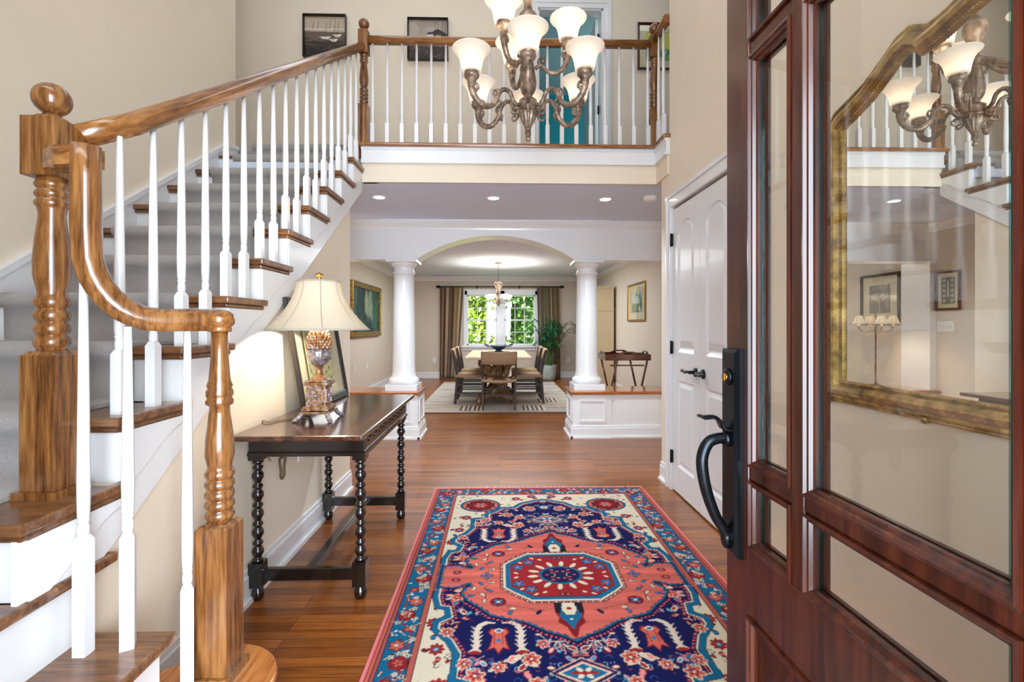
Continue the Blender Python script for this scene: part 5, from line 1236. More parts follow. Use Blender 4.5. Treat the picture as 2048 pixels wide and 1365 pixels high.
cv.poly(full, BLK); cv.poly(inset_poly(full, 0.003), TEAL); cv.poly(inset_poly(full, 0.026), BLK); cv.poly(inset_poly(full, 0.028), CRM); cv.poly(inset_poly(full, 0.034), NAVY)
ins = inset_poly(full, 0.044)
for i in range(len(ins)):
    a, b = Vector(ins[i]), Vector(ins[(i+1) % len(ins)]); L = (b-a).length
    for t in np.arange(0, L, 0.02): p = a+(b-a)*(t/max(L, 1e-6)); cv.ell(p.x, p.y, 0.0055, 0.0055, (214, 84, 74))
# red oval corner medallions
cv.ell(0.42, 0.905, 0.135, 0.115, BLK, 4); cv.ell(0.42, 0.905, 0.131, 0.111, TEAL, 4); cv.ell(0.42, 0.905, 0.120, 0.100, BLK, 4); cv.ell(0.42, 0.905, 0.117, 0.097, SAL, 4)
cv.flower(0.42, 0.905, 0.085, DRED, BLU, BLK, 8, 4); cv.flower(0.42, 0.905, 0.045, SAL, BLU, DRED, 6, 4)
for i in range(8): a = i*PI/4+0.39; cv.ell(0.42+0.095*math.cos(a), 0.905+0.078*math.sin(a), 0.012, 0.010, (40, 40, 50), 4)
# scatter of small motifs in the navy
def inside(P_, x, y):
    c = False; n = len(P_)
    for i in range(n):
        x1, y1 = P_[i]; x2, y2 = P_[(i+1) % n]
        if (y1 > y) != (y2 > y) and x < (x2-x1)*(y-y1)/(y2-y1)+x1: c = not c
    return c
inn = inset_poly(full, 0.06)
SP = [(0, 0.49), (0.05, 0.455), (0.106, 0.43), (0.183, 0.372), (0.26, 0.345), (0.331, 0.318), (0.38, 0.262), (0.43, 0.215), (0.468, 0.155), (0.455, 0.11), (0.425, 0.085), (0.435, 0.072), (0.50, 0.105), (0.575, 0.1), (0.575, 0)]
spf = quad(SP)
for _ in range(330):
    x, y = r.uniform(0.0, 0.56), r.uniform(0.0, 0.97)
    if not inside(inn, x, y) or inside(inset_poly(spf, -0.03), x, y): continue
    if (abs(x-0.298) < 0.13 and 0.32 < y < 0.57): continue
    c_ = r.choice([SAL, RED, CRM, TEAL, SKY, PNK, BLU, (206, 190, 170)]); s_ = r.uniform(0.008, 0.018); a = r.uniform(0, PI)
    cv.ell(x, y, s_*1.35, s_*0.75, r.choice([BLK, SAL, CRM, (10, 14, 50)]), 4, a); cv.ell(x, y, s_*1.05, s_*0.5, c_, 4, a)
    if r.random() < 0.4: cv.ell(x, y, s_*0.45, s_*0.25, r.choice([RED, BLU, CRM]), 4, a)
    if r.random() < 0.5: cv.line([(x, y), (x+r.uniform(-0.035, 0.035), y+r.uniform(-0.035, 0.035))], 0.0025, r.choice([SKY, CRM, RED]), 4)
for x, y, s_ in ((0.48, 0.18, 0.030), (0.38, 0.66, 0.036), (0.18, 0.58, 0.034), (0.10, 0.84, 0.038), (0.42, 0.60, 0.028), (0.24, 0.74, 0.032), (0.50, 0.42, 0.028), (0.13, 0.50, 0.026), (0.17, 0.70, 0.028), (0.30, 0.62, 0.026)):
    if not inside(spf, x, y): cv.flower(x, y, s_, SAL, BLU, CRM, 6, 4, 0.3); cv.flower(x, y, s_*0.6, RED, CRM, None, 5, 4)
for _ in range(260):
    x, y = r.uniform(0.0, 0.56), r.uniform(0.0, 0.97)
    if not inside(inn, x, y) or inside(inset_poly(spf, -0.03), x, y) or (abs(x-0.298) < 0.13 and 0.32 < y < 0.57): continue
    a = r.uniform(0, 6.28); s_ = r.uniform(0.012, 0.032); cc_ = r.choice([(120, 150, 190), (40, 90, 150), (150, 60, 60), (200, 190, 180), (24, 60, 130)])
    cv.line([(x+s_*(t/5)*math.cos(a+t*0.5), y+s_*(t/5)*math.sin(a+t*0.5)) for t in range(6)], 0.0028, cc_, 4)
# tulips with cream arches
for (bx, by) in ((0.298, 0.46),):
    P_ = [(bx-0.030, by-0.06), (bx-0.044, by-0.035), (bx-0.026, by-0.01), (bx-0.036, by+0.05), (bx-0.048, by+0.075), (bx-0.018, by+0.06), (bx, by+0.095), (bx+0.018, by+0.06), (bx+0.048, by+0.075), (bx+0.036, by+0.05), (bx+0.026, by-0.01), (bx+0.044, by-0.035), (bx+0.030, by-0.06), (bx, by-0.05)]
    cv.poly(P_, DRED, 4); cv.poly([(bx+(x-bx)*0.82, by+(y-by)*0.88) for x, y in P_], SAL, 4); cv.line([(bx-0.015, by-0.04), (bx-0.016, by+0.04)], 0.004, RED, 4); cv.line([(bx+0.015, by-0.04), (bx+0.016, by+0.04)], 0.004, RED, 4)
    cv.ell(bx, by+0.015, 0.010, 0.010, BLU, 4); cv.ell(bx, by-0.042, 0.017, 0.014, CRM, 4); cv.ell(bx, by-0.042, 0.011, 0.009, BLU, 4)
    for s in (-1, 1):
        A_ = [(bx+s*0.018, by-0.092), (bx+s*0.05, by-0.095), (bx+s*0.078, by-0.075), (bx+s*0.088, by-0.03), (bx+s*0.082, by+0.03), (bx+s*0.088, by+0.07)]
        for i in range(len(A_)-1): cv.line([A_[i], A_[i+1]], 0.010 if i < 1 else 0.020, (214, 198, 182), 4)
        for q in range(5): y = by-0.06+q*0.026; cv.poly([(bx+s*0.09, y), (bx+s*0.110, y-0.012), (bx+s*0.092, y+0.014)], (214, 198, 182), 4); cv.poly([(bx+s*0.078, y), (bx+s*0.060, y-0.010), (bx+s*0.076, y+0.014)], (214, 198, 182), 4)
        cv.poly([(bx+s*0.088-0.026, by+0.078), (bx+s*0.088+0.026, by+0.078), (bx+s*0.088, by+0.050)], (214, 198, 182), 4); cv.ell(bx+s*0.088, by+0.083, 0.026, 0.010, RED, 4)
# diamonds
for dy in (0.655,):
    cv.poly([(0.125, dy), (0, dy+0.078), (-0.125, dy), (0, dy-0.078)], CRM, 3); cv.poly([(0.12, dy), (0, dy+0.073), (-0.12, dy), (0, dy-0.073)], NAVY, 3); cv.poly([(0.10, dy), (0, dy+0.06), (-0.10, dy), (0, dy-0.06)], SAL, 3); cv.poly([(0.094, dy), (0, dy+0.055), (-0.094, dy), (0, dy-0.055)], CRM, 3); cv.poly([(0.082, dy), (0, dy+0.046), (-0.082, dy), (0, dy-0.046)], TEAL, 3)
    cv.flower(0, dy, 0.036, CRM, RED, None, 4, 3, PI/4); cv.ell(0.03, dy, 0.020, 0.008, RED, 4)
    cv.ell(0, 0.86, 0.04, 0.035, TEAL, 3); cv.ell(0, 0.86, 0.024, 0.022, CRM, 3); cv.ell(0, 0.86, 0.010, 0.007, RED, 3); cv.ell(0, 0.96, 0.018, 0.014, CRM, 3); cv.ell(0, 0.96, 0.011, 0.008, TEAL, 3)
# salmon medallion with serrated edge
def serr(P_, amp, st):
    out = []; n = len(P_)
    for i in range(n):
        a, b = Vector(P_[i]), Vector(P_[(i+1) % n]); L = (b-a).length; k = max(1, int(L/st)); d = (b-a)/max(L, 1e-6); nn = Vector((-d.y, d.x))
        for j in range(k):
            t = j/k; out.append((a.x+(b.x-a.x)*t, a.y+(b.y-a.y)*t)); t2 = (j+0.15)/k; out.append((a.x+(b.x-a.x)*t2+nn.x*amp, a.y+(b.y-a.y)*t2+nn.y*amp))
    return out
o1 = inset_poly(spf, -0.018)
for i in range(len(o1)):
    a, b = Vector(o1[i]), Vector(o1[(i+1) % len(o1)]); L = (b-a).length
    for t in np.arange(0, L, 0.019): p = a+(b-a)*(t/max(L, 1e-6)); cv.ell(p.x, p.y, 0.005, 0.005, (214, 84, 74))
cv.poly(inset_poly(spf, -0.006), BLK); cv.poly(spf, TEAL); i2 = inset_poly(spf, 0.016)
s1 = serr(i2, 0.011, 0.026); cv.poly(serr(inset_poly(spf, 0.014), 0.011, 0.026), BLK); cv.poly(s1, (202, 100, 88))
# faint colour banding (abrash)
msk = np.all(np.isclose(cv.c, np.array(lin((202, 100, 88)), dtype=np.float32), atol=1e-4), axis=2)
band = 1.0+0.10*np.sin(cv.Y*55)+0.06*np.sin(cv.Y*143+1); band = np.where(np.abs(cv.Y-0.02) < 0.012, 1.25, band)
cv.c[msk] *= band[msk][:, None].astype(np.float32)*np.array([1.0, 0.98, 1.0], dtype=np.float32)
# finials on the medallion
F_ = [(0.062, 0.235), (0.062, 0.30), (0.050, 0.34), (0.056, 0.37), (0.026, 0.40), (0.012, 0.45), (0, 0.47)]
cv.poly(F_+[(-x, y) for x, y in F_[::-1]], DRED, 3); cv.poly([(0.036, 0.235), (0.046, 0.33), (0.02, 0.37), (0, 0.42), (-0.02, 0.37), (-0.046, 0.33), (-0.036, 0.235)], TEAL, 3); cv.poly([(0.062, 0.235), (0.062, 0.30), (0.04, 0.31), (0.03, 0.235)], BLK, 4)
cv.poly([(0.030, 0.235), (0.034, 0.29), (0.018, 0.325), (-0.018, 0.325), (-0.034, 0.29), (-0.030, 0.235)], BLK, 3); cv.poly([(0.027, 0.235), (0.031, 0.29), (0.016, 0.322), (-0.016, 0.322), (-0.031, 0.29), (-0.027, 0.235)], CRM, 3); cv.ell(0, 0.275, 0.012, 0.010, RED, 3); cv.ell(0, 0.35, 0.006, 0.008, CRM, 3); cv.ell(0, 0.44, 0.012, 0.006, DRED, 3)
# salmon field flowers
for x, y in ((0.30, 0.22),): cv.ell(x, y, 0.036, 0.033, DRED, 4); cv.flower(x, y, 0.024, BLU, CRM, None, 4, 4, PI/4)
for x, y, c_ in ((0.37, 0.16, CRM), (0.41, 0.11, CRM), (0.34, 0.13, BLU), (0.38, 0.07, BLU), (0.13, 0.30, NAVY), (0.24, 0.27, CRM), (0.36, 0.21, CRM), (0.33, 0.06, CRM), (0.25, 0.30, BLU), (0.42, 0.17, BLU)):
    a = r.uniform(0, PI); cv.ell(x, y, 0.019, 0.010, BLK, 4, a); cv.ell(x, y, 0.016, 0.007, c_, 4, a); cv.line([(x, y), (x+0.03, y-0.02)], 0.0022, BLK, 4)
cv.flower(0.355, 0.0, 0.030, BLU, RED, BLK, 4, 2, 0); cv.ell(0.50, 0.035, 0.022, 0.018, DRED, 4); cv.flower(0.50, 0.035, 0.014, SAL, BLU, None, 4, 4); cv.line([(0.335, 0.06), (0.36, 0.1), (0.355, 0.2)], 0.0025, BLK, 4); cv.line([(0.10, 0.29), (0.24, 0.25), (0.34, 0.22)], 0.0025, BLK, 4); cv.line([(0.43, 0.0), (0.57, 0.0)], 0.003, DRED, 2)
# octagon
def octo(a, b, c1, c2): P_ = [(a, 0), (a, b*c2), (a*c1, b*0.94), (a*c1*0.75, b), (0, b)]; return quad(P_[0:0]+[(0, b), (a*c1*0.8, b), (a*0.82, b*0.72+0.0), (a, b*c2), (a, 0)])
for k_, col in ((0.0, BLK), (0.004, RED), (0.012, NAVY), (0.016, CRM), (0.026, BLK), (0.028, TEAL), (0.048, BLK), (0.051, (150, 32, 40))): cv.poly(octo(0.292-k_, 0.235-k_, 0.7, 0.50), col)
ol = inset_poly(octo(0.292, 0.235, 0.7, 0.50), 0.008)
for i in range(len(ol)):
    a, b = Vector(ol[i]), Vector(ol[(i+1) % len(ol)]); L = (b-a).length
    for j, t in enumerate(np.arange(0, L, 0.016)): p = a+(b-a)*(t/max(L, 1e-6)); cv.ell(p.x, p.y, 0.005, 0.005, CRM if j % 2 else SAL)
for i in range(14):
    a = 2*PI*i/14+0.11; cv.ell(0.135*math.cos(a), 0.105*math.sin(a), 0.026, 0.011, CRM, 1, math.atan2(0.105*math.sin(a), 0.135*math.cos(a)))
cv.ell(0, 0, 0.105, 0.082, TEAL); cv.ell(0, 0, 0.092, 0.070, BLK); cv.ell(0, 0, 0.088, 0.066, (24, 24, 74))
for x, y in ((0.04, 0.02), (0.015, 0.03), (0.065, 0.0), (0.04, 0.045)): cv.ell(x, y, 0.009, 0.005, SAL, 4)
cv.line([(-0.03, 0.012), (0.03, 0.012)], 0.003, TEAL, 3); cv.line([(-0.03, -0.01), (-0.03, 0.01)], 0.003, CRM, 2)
for x, y in ((0.15, 0.125), (0.205, 0.075)): cv.flower(x, y, 0.028, BLU, SAL, BLK, 5, 4, 0.3)
for x, y in ((0.09, 0.15), (0.215, 0.02), (0.19, 0.12), (0.13, 0.165)): cv.ell(x, y, 0.012, 0.006, CRM, 4, 0.5)
cv.ell(0, 0.165, 0.03, 0.010, BLK, 3); cv.ell(0.012, 0.165, 0.007, 0.006, SAL, 4)
# slight weave softening
c_ = cv.c; c_[1:-1, 1:-1] = c_[1:-1, 1:-1]*0.72+(c_[:-2, 1:-1]+c_[2:, 1:-1]+c_[1:-1, :-2]+c_[1:-1, 2:])*0.07
rgt = thing('persian_rug', 'red and navy oriental rug with a salmon medallion on the foyer floor', 'rug', (cxr, cyr, 0))
cv.mesh('pile', M['rug'], rgt, (cxr, cyr, 0.0085), (1, 0, 0), (0, 1, 0), 0.0075)
fg = MB(); r = random.Random(3)
for s in (-1, 1):
    x = cxr-hw
    while x < cxr+hw:
        y = cyr+s*hl; L = r.uniform(0.018, 0.035); dx = r.uniform(-0.008, 0.008)
        fg.tube([(x, y-s*0.002, 0.005), (x+dx*0.5, y+s*L*0.5, 0.004), (x+dx, y+s*L, 0.003)], 0.0016, 4); x += 0.0055
fg.build('fringe', M['fringe'], rgt)

# ================================================================== CEILING FITTINGS
labs = ['left', 'middle', 'right']
for i, (x, y) in enumerate(((-1.067, 4.30), (-0.049, 4.30), (0.961, 4.31))):
    t = thing('recessed_light', ('leftmost', 'middle', 'rightmost')[i]+' of the three round recessed lights in the hall ceiling', 'ceiling light', (x, y, CE))
    MB().lathe([(0.062, CE-0.001), (0.064, CE-0.006), (0.052, CE-0.008), (0.046, CE-0.002), (0.046, CE+0.02)], (x, y, 0), 28, cap=False).build('trim_ring', M['white'], t)
    MB().lathe([(0.046, CE-0.0015), (0.046, CE-0.003)], (x, y, 0), 28).build('lens', M['lit'], t)
    light('downlight', 'SPOT', (x, y, CE-0.02), 45, (0.78, 0.9, 1.0), radius=0.05, spot=math.radians(130))
sd = thing('smoke_detector', 'white round smoke detector on the hall ceiling near the closet wall', 'smoke detector', (1.345, 4.23, CE))
MB().lathe([(0.065, CE), (0.065, CE-0.012), (0.058, CE-0.030), (0.04, CE-0.038), (0.001, CE-0.04)], (1.345, 4.23, 0), 24).build('casing', M['plate'], sd)
MB().lathe([(0.0595, CE-0.016), (0.061, CE-0.019), (0.0595, CE-0.022)], (1.345, 4.23, 0), 24).build('vent_ring', M['black'], sd)

# ================================================================== DINING ROOM
# pale banded rug
cv = Canvas(2.34, 3.64, 200, 300, (196, 186, 172)); r = random.Random(9)
for i in range(520):
    y = r.uniform(-1.82, 1.82); x = r.uniform(-1.17, 1.0); L = r.uniform(0.15, 0.9); col = r.choice([(200, 186, 166), (150, 140, 132), (170, 168, 170), (120, 112, 108), (206, 188, 160), (176, 160, 142), (160, 164, 172), (104, 96, 92)])
    if y < -1.2 and r.random() < 0.5: col = r.choice([(206, 184, 150), (190, 168, 140), (170, 150, 140)])
    cv.line([(x, y), (x+L, y)], r.uniform(0.008, 0.03), col)
for x0, y0 in ((-0.56, -1.68), (0.34, -1.68), (0.62, -0.95)):
    for k in range(5): cv.poly([(x0+k*0.065, y0), (x0+0.035+k*0.065, y0), (x0+0.035+k*0.065, y0+0.42), (x0+k*0.065, y0+0.42)], (112, 84, 74)); cv.poly([(x0+0.035+k*0.065, y0), (x0+0.065+k*0.065, y0), (x0+0.065+k*0.065, y0+0.42), (x0+0.035+k*0.065, y0+0.42)], (222, 210, 190))
cv.line([(-1.17, -1.815), (1.17, -1.815)], 0.02, (104, 84, 72))
o = cv.mesh('dining_rug', M['drug'], None, (0.0, 8.47, 0.011), (1, 0, 0), (0, 1, 0), 0.010); tag(o, 'pale grey and beige banded rug under the dining table', 'rug')
# table
dt = thing('dining_table', 'pale wood dining table on a gnarled driftwood base before the window', 'table', (-0.01, 7.85, 0.011))
MB().box(-0.49, 0.47, 6.85, 8.85, 0.722, 0.76).build('table_top', M['dtable'], dt, 0.006)
dr = MB(); r = random.Random(33)
def gn(p0, p1, r0, r1, wob=0.06, n=6):
    p0, p1 = Vector(p0), Vector(p1); pts = [p0+(p1-p0)*(i/n)+Vector((r.uniform(-wob, wob), r.uniform(-wob, wob), r.uniform(-wob, wob)*0.6))*(0 if i in (0, n) else 1) for i in range(n+1)]
    q = smooth_path(pts, 4); k = len(q); dr.tube(q, 1.0, 9, scales=[r0+(r1-r0)*i/k+0.008*math.sin(i*1.3) for i in range(k)])
for yb in (7.5, 8.3):
    gn((0.0, yb, 0.08), (-0.05, yb, 0.72), 0.09, 0.06); gn((-0.02, yb, 0.3), (-0.28, yb-0.15, 0.72), 0.06, 0.04); gn((0.02, yb, 0.3), (0.26, yb-0.12, 0.72), 0.055, 0.035)
    gn((0, yb, 0.25), (-0.30, yb-0.22, 0.03), 0.07, 0.045); gn((0, yb, 0.22), (0.24, yb-0.2, 0.03), 0.07, 0.04); gn((-0.05, yb, 0.2), (-0.2, yb+0.2, 0.03), 0.06, 0.04); gn((0.05, yb, 0.2), (0.2, yb+0.2, 0.03), 0.06, 0.04); gn((-0.2, yb-0.1, 0.1), (0.1, yb-0.18, 0.34), 0.05, 0.03); gn((0.12, yb-0.05, 0.72), (-0.1, yb-0.1, 0.4), 0.03, 0.05)
gn((0, 7.5, 0.3), (0, 8.3, 0.35), 0.06, 0.06)
dr.build('driftwood_base', M['drift'], dt)
# tray + bowl
MB().box(-0.20, 0.18, 7.75, 8.15, 0.762, 0.78).build('serving_board', M['chairwood'], None, 0.004)
tag(bpy.data.objects['serving_board'], 'dark flat board on the dining table under the blue bowl', 'board')
bw = thing('decorative_bowl', 'dark blue leaf shaped bowl on a dark board on the dining table', 'bowl', (-0.005, 7.95, 0.78))
MB().lathe([(0.07, 0.782), (0.075, 0.79), (0.05, 0.80), (0.045, 0.815), (0.09, 0.83), (0.14, 0.86), (0.155, 0.885), (0.148, 0.885), (0.13, 0.862), (0.08, 0.84), (0.002, 0.835)], (-0.005, 7.95, 0), 28).build('basin', M['bluebowl'], bw)
h_ = MB()
for s in (-1, 1): h_.tube(smooth_path([(-0.005+s*0.14, 7.95, 0.87), (-0.005+s*0.19, 7.95, 0.875), (-0.005+s*0.225, 7.95, 0.895), (-0.005+s*0.215, 7.95, 0.91), (-0.005+s*0.17, 7.95, 0.89)], 5), 0.012, 8)
h_.build('handle', M['bluebowl'], bw)
MB().ball((-0.005, 7.95, 0.885), (0.145, 0.145, 0.018), 24).build('lid', M['bluebowl'], bw)
# chairs
def chair(loc, rz, label, first=None):
    if first is None:
        t = thing('dining_chair', label, 'chair', (0, 0, 0), group='woven dining chairs')
        # faces +y (backrest at y=-0.22)
        for s in (-1, 1):
            p = [(s*0.225, -0.235, 0.0), (s*0.228, -0.215, 0.22), (s*0.232, -0.205, 0.44), (s*0.238, -0.235, 0.66), (s*0.242, -0.275, 0.825)]
            MB().sweep(smooth_path(p, 4), [(-0.014, -0.020), (0.014, -0.020), (0.014, 0.020), (-0.014, 0.020)], up=(0, 1, 0), transport=False, smooth=False).build('rear_leg', M['chairwood'], t, 0.004)
            MB().sweep([(s*0.235, 0.215, 0.0), (s*0.235, 0.205, 0.44)], [(-0.014, -0.016), (0.014, -0.016), (0.014, 0.016), (-0.014, 0.016)], up=(0, 1, 0), transport=False, smooth=False, scales=[0.8, 1.15]).build('front_leg', M['chairwood'], t, 0.004)
            MB().box(s*0.235-0.009, s*0.235+0.009, -0.21, 0.205, 0.155, 0.178).box(s*0.235-0.009, s*0.235+0.009, -0.21, 0.205, 0.28, 0.303).build('side_stretcher', M['chairwood'], t)
        MB().box(-0.225, 0.225, -0.222, -0.204, 0.20, 0.222).build('rear_stretcher', M['chairwood'], t); MB().box(-0.225, 0.225, 0.20, 0.218, 0.24, 0.262).build('front_stretcher', M['chairwood'], t)
        m = MB(); nn = 12; vs = []
        sp = [(-0.225, -0.03), (-0.24, -0.012), (-0.225, 0.012), (0.2, 0.014), (0.232, 0.0), (0.225, -0.026), (0.0, -0.04)]
        for i in range(nn+1):
            x = -0.25+0.5*i/nn; dip = 0.022*(1-(x/0.25)**2)
            for (y, z) in sp: vs.append((x, y, 0.435+z-dip))
        k = len(sp); m.add(vs, [(i*k+j, i*k+(j+1) % k, (i+1)*k+(j+1) % k, (i+1)*k+j) for i in range(nn) for j in range(k)]+[tuple(range(k)), tuple(nn*k+j for j in range(k))], True); m.build('woven_seat', M['weave'], t)
        m = MB(); vs = []
        for i in range(nn+1):
            x = -0.250+0.50*i/nn; cur = -0.02*(1-(x/0.25)**2); sag = 0.008*(1-(x/0.25)**2)
            for (y, z) in ((-0.245, 0.655), (-0.262, 0.66), (-0.282, 0.74), (-0.302, 0.83), (-0.292, 0.842), (-0.272, 0.835), (-0.252, 0.76), (-0.232, 0.67)): vs.append((x, y+cur, z-sag))
        k = 8; m.add(vs, [(i*k+j, i*k+(j+1) % k, (i+1)*k+(j+1) % k, (i+1)*k+j) for i in range(nn) for j in range(k)]+[tuple(range(k)), tuple(nn*k+j for j in range(k))], True); m.build('woven_backrest', M['weave'], t)
    else: t = copy_tree(first); t['label'] = label
    t.location = loc; t.rotation_euler = (0, 0, rz); return t
c0 = chair((0.0, 7.02, 0.011), 0.0, 'woven rush dining chair at the near end of the table, back to the hall')
chair((-0.44, 7.62, 0.011), -PI/2, 'woven dining chair on the left side of the table, the nearer one', c0)
chair((-0.44, 8.35, 0.011), -PI/2, 'woven dining chair on the left side of the table, the farther one', c0)
chair((0.45, 7.62, 0.011), PI/2, 'woven dining chair on the right side of the table, the nearer one', c0)
chair((0.45, 8.35, 0.011), PI/2, 'woven dining chair on the right side of the table, the farther one', c0)
# pendant over the table
px_, py_ = -0.01, 8.7
pt = thing('pendant_chandelier', 'small bronze pendant with curled arms and glass cups over the dining table', 'chandelier', (px_, py_, 1.55))
MB().lathe([(0.065, CE), (0.06, CE-0.015), (0.015, CE-0.028), (0.006, CE-0.035)], (px_, py_, 0), 20).build('canopy', M['chand'], pt)
m = MB(); z = 2.02; i = 0
while z < CE-0.04:
    pts = [(0.008*math.cos(t), 0.018*math.sin(t)) for t in [2*PI*j/8 for j in range(8)]]
    m.tube([(px_+(p[0] if i % 2 == 0 else 0), py_+(p[0] if i % 2 else 0), z+p[1]+0.016) for p in pts], 0.0025, 5, closed=True); z += 0.030; i += 1
m.build('chain', M['black'], pt)
m = MB().lathe([(0.004, 1.56), (0.012, 1.58), (0.01, 1.62), (0.02, 1.66), (0.012, 1.72), (0.014, 1.9), (0.02, 1.94), (0.008, 2.0), (0.005, 2.03)], (px_, py_, 0), 14)
for k in range(4):
    a = k*PI/2+0.4; T = lambda r_, z: (px_+r_*math.cos(a), py_+r_*math.sin(a), z)
    m.tube(smooth_path([T(0.01, 1.98), T(0.06, 2.0), T(0.075, 1.95), T(0.04, 1.9), T(0.03, 1.84), T(0.06, 1.76), T(0.07, 1.7), T(0.03, 1.6)], 5), 0.008, 7)
m.build('scroll_body', M['chand'], pt)
for k in range(5):
    a = 2*PI*k/5+0.3; T = lambda r_, z: (px_+r_*math.cos(a), py_+r_*math.sin(a), z)
    ao = MB().tube(smooth_path([T(0.01, 1.66), T(0.08, 1.62), T(0.16, 1.64), T(0.19, 1.68)], 5), 0.006, 7).build('arm', M['chand'], pt)
    c = T(0.19, 0); MB().lathe([(0.012, 1.68), (0.03, 1.69), (0.05, 1.715), (0.062, 1.75), (0.066, 1.775), (0.064, 1.775), (0.058, 1.748), (0.046, 1.718), (0.028, 1.694), (0.01, 1.685)], (c[0], c[1], 0), 20, cap=False).build('glass_cup', M['shade'], ao)
    light('dining_bulb', 'POINT', (c[0], c[1], 1.735), 6.5, (1.0, 0.88, 0.72), radius=0.015)
# curtains
def curtain(label, x0t, x1t, x0b, x1b, y, z0, z1, seed):
    t = thing('curtain', label, 'curtain', ((x0t+x1t)/2, y, z0), group='striped silk curtains')
    nx, nz = 110, 30; m = MB(); cols = []; r = random.Random(seed)
    stripes = []
    while len(stripes) < 40: stripes += [r.choice([(128, 88, 44), (104, 60, 34), (142, 104, 56), (108, 98, 54), (92, 44, 28), (160, 132, 88), (186, 160, 124), (120, 110, 70), (100, 70, 40)])]*r.choice([1, 2, 2, 3])
    for side in (0, 1):
        for j in range(nz+1):
            t_ = j/nz; z = z0+(z1-z0)*t_
            xa = x0b+(x0t-x0b)*t_**0.8; xb = x1b+(x1t-x1b)*t_**0.8
            for i in range(nx+1):
                u = i/nx; am = 0.035+0.012*(1-t_)
                x = xa+(xb-xa)*u+0.006*math.sin(u*31+t_*3)
                yy = y+am*math.sin(u*2*PI*5.5+0.5*math.sin(t_*2.5+seed))+0.012*math.sin(u*2*PI*11+seed)
                m.v.append((x, yy+(0.004 if side else 0), z)); cols.append(lin(stripes[int(u*30)]))
    N = (nx+1)*(nz+1)
    for j in range(nz):
        for i in range(nx):
            a = j*(nx+1)+i; m.f.append((a, a+1, a+nx+2, a+nx+1)); m.f.append((N+a+1, N+a, N+a+nx+1, N+a+nx+2)); m.sm += [True, True]
    for i in range(nx):
        m.f.append((N+i, N+i+1, i+1, i)); a = nz*(nx+1)+i; m.f.append((a, a+1, N+a+1, N+a)); m.sm += [False, False]
    m.col = cols; o = m.build('drape', M['drape'], t)
    rg_ = MB()
    for k in range(6): rg_.tube([(x0t+(x1t-x0t)*(k+0.5)/6, y+0.02*math.cos(q), z1+0.004+0.02*math.sin(q)) for q in [2*PI*i/12 for i in range(12)]], 0.003, 5, closed=True)
    rg_.build('curtain_rings', M['black'], t); return t
curtain('striped brown and olive silk curtain left of the dining window', -1.36, -0.83, -1.37, -0.98, 11.10, 0.01, 2.10, 2)
curtain('striped brown and olive silk curtain right of the dining window', 0.88, 1.39, 0.93, 1.43, 11.10, 0.01, 2.10, 5)
cr_ = thing('curtain_rod', 'black curtain rod with ball finials above the dining window', 'curtain rod', (0.03, 11.10, 2.115))
MB().lathe([(0.012, -1.40), (0.012, 1.46)], (0, 11.10, 2.115), 12, axis='x').build('pole', M['black'], cr_)
for x in (-1.42, 1.48): MB().ball((x, 11.10, 2.115), 0.032, 14).build('finial', M['black'], cr_)
for x in (-0.51, 0.48, 1.44, -1.385): MB().box(x-0.008, x+0.008, 11.10, 11.2, 2.107, 2.123).box(x-0.015, x+0.015, 11.19, 11.2, 2.08, 2.15).build('bracket', M['black'], cr_)
# palm in a pot
pp = thing('potted_palm', 'tall leafy palm in a round grey pot in the corner right of the window', 'plant', (1.09, 10.62, 0))
MB().lathe([(0.13, 0.0), (0.15, 0.01), (0.165, 0.10), (0.178, 0.22), (0.182, 0.33), (0.184, 0.345), (0.172, 0.345), (0.165, 0.30)], (1.09, 10.62, 0), 32).build('pot', M['pot'], pp)
MB().lathe([(0.168, 0.30), (0.1, 0.315), (0.001, 0.318)], (1.09, 10.62, 0), 24).build('soil', M['soil'], pp)
r = random.Random(17); lf = MB(); cols = []; sm_ = MB()
def leaflet(p, d, up, L, w, col):
    d = Vector(d).normalized(); s = d.cross(Vector(up)); 
    if s.length < 0.05: s = Vector((1, 0, 0))
    s.normalize(); n = len(lf.v); P_ = Vector(p)
    lf.v += [tuple(P_), tuple(P_+d*L*0.4+s*w), tuple(P_+d*L+Vector((0, 0, -L*0.25))), tuple(P_+d*L*0.4-s*w)]; lf.f += [(n, n+1, n+2, n+3)]; lf.sm += [True]
    for _ in range(4): cols.append(lin(col))
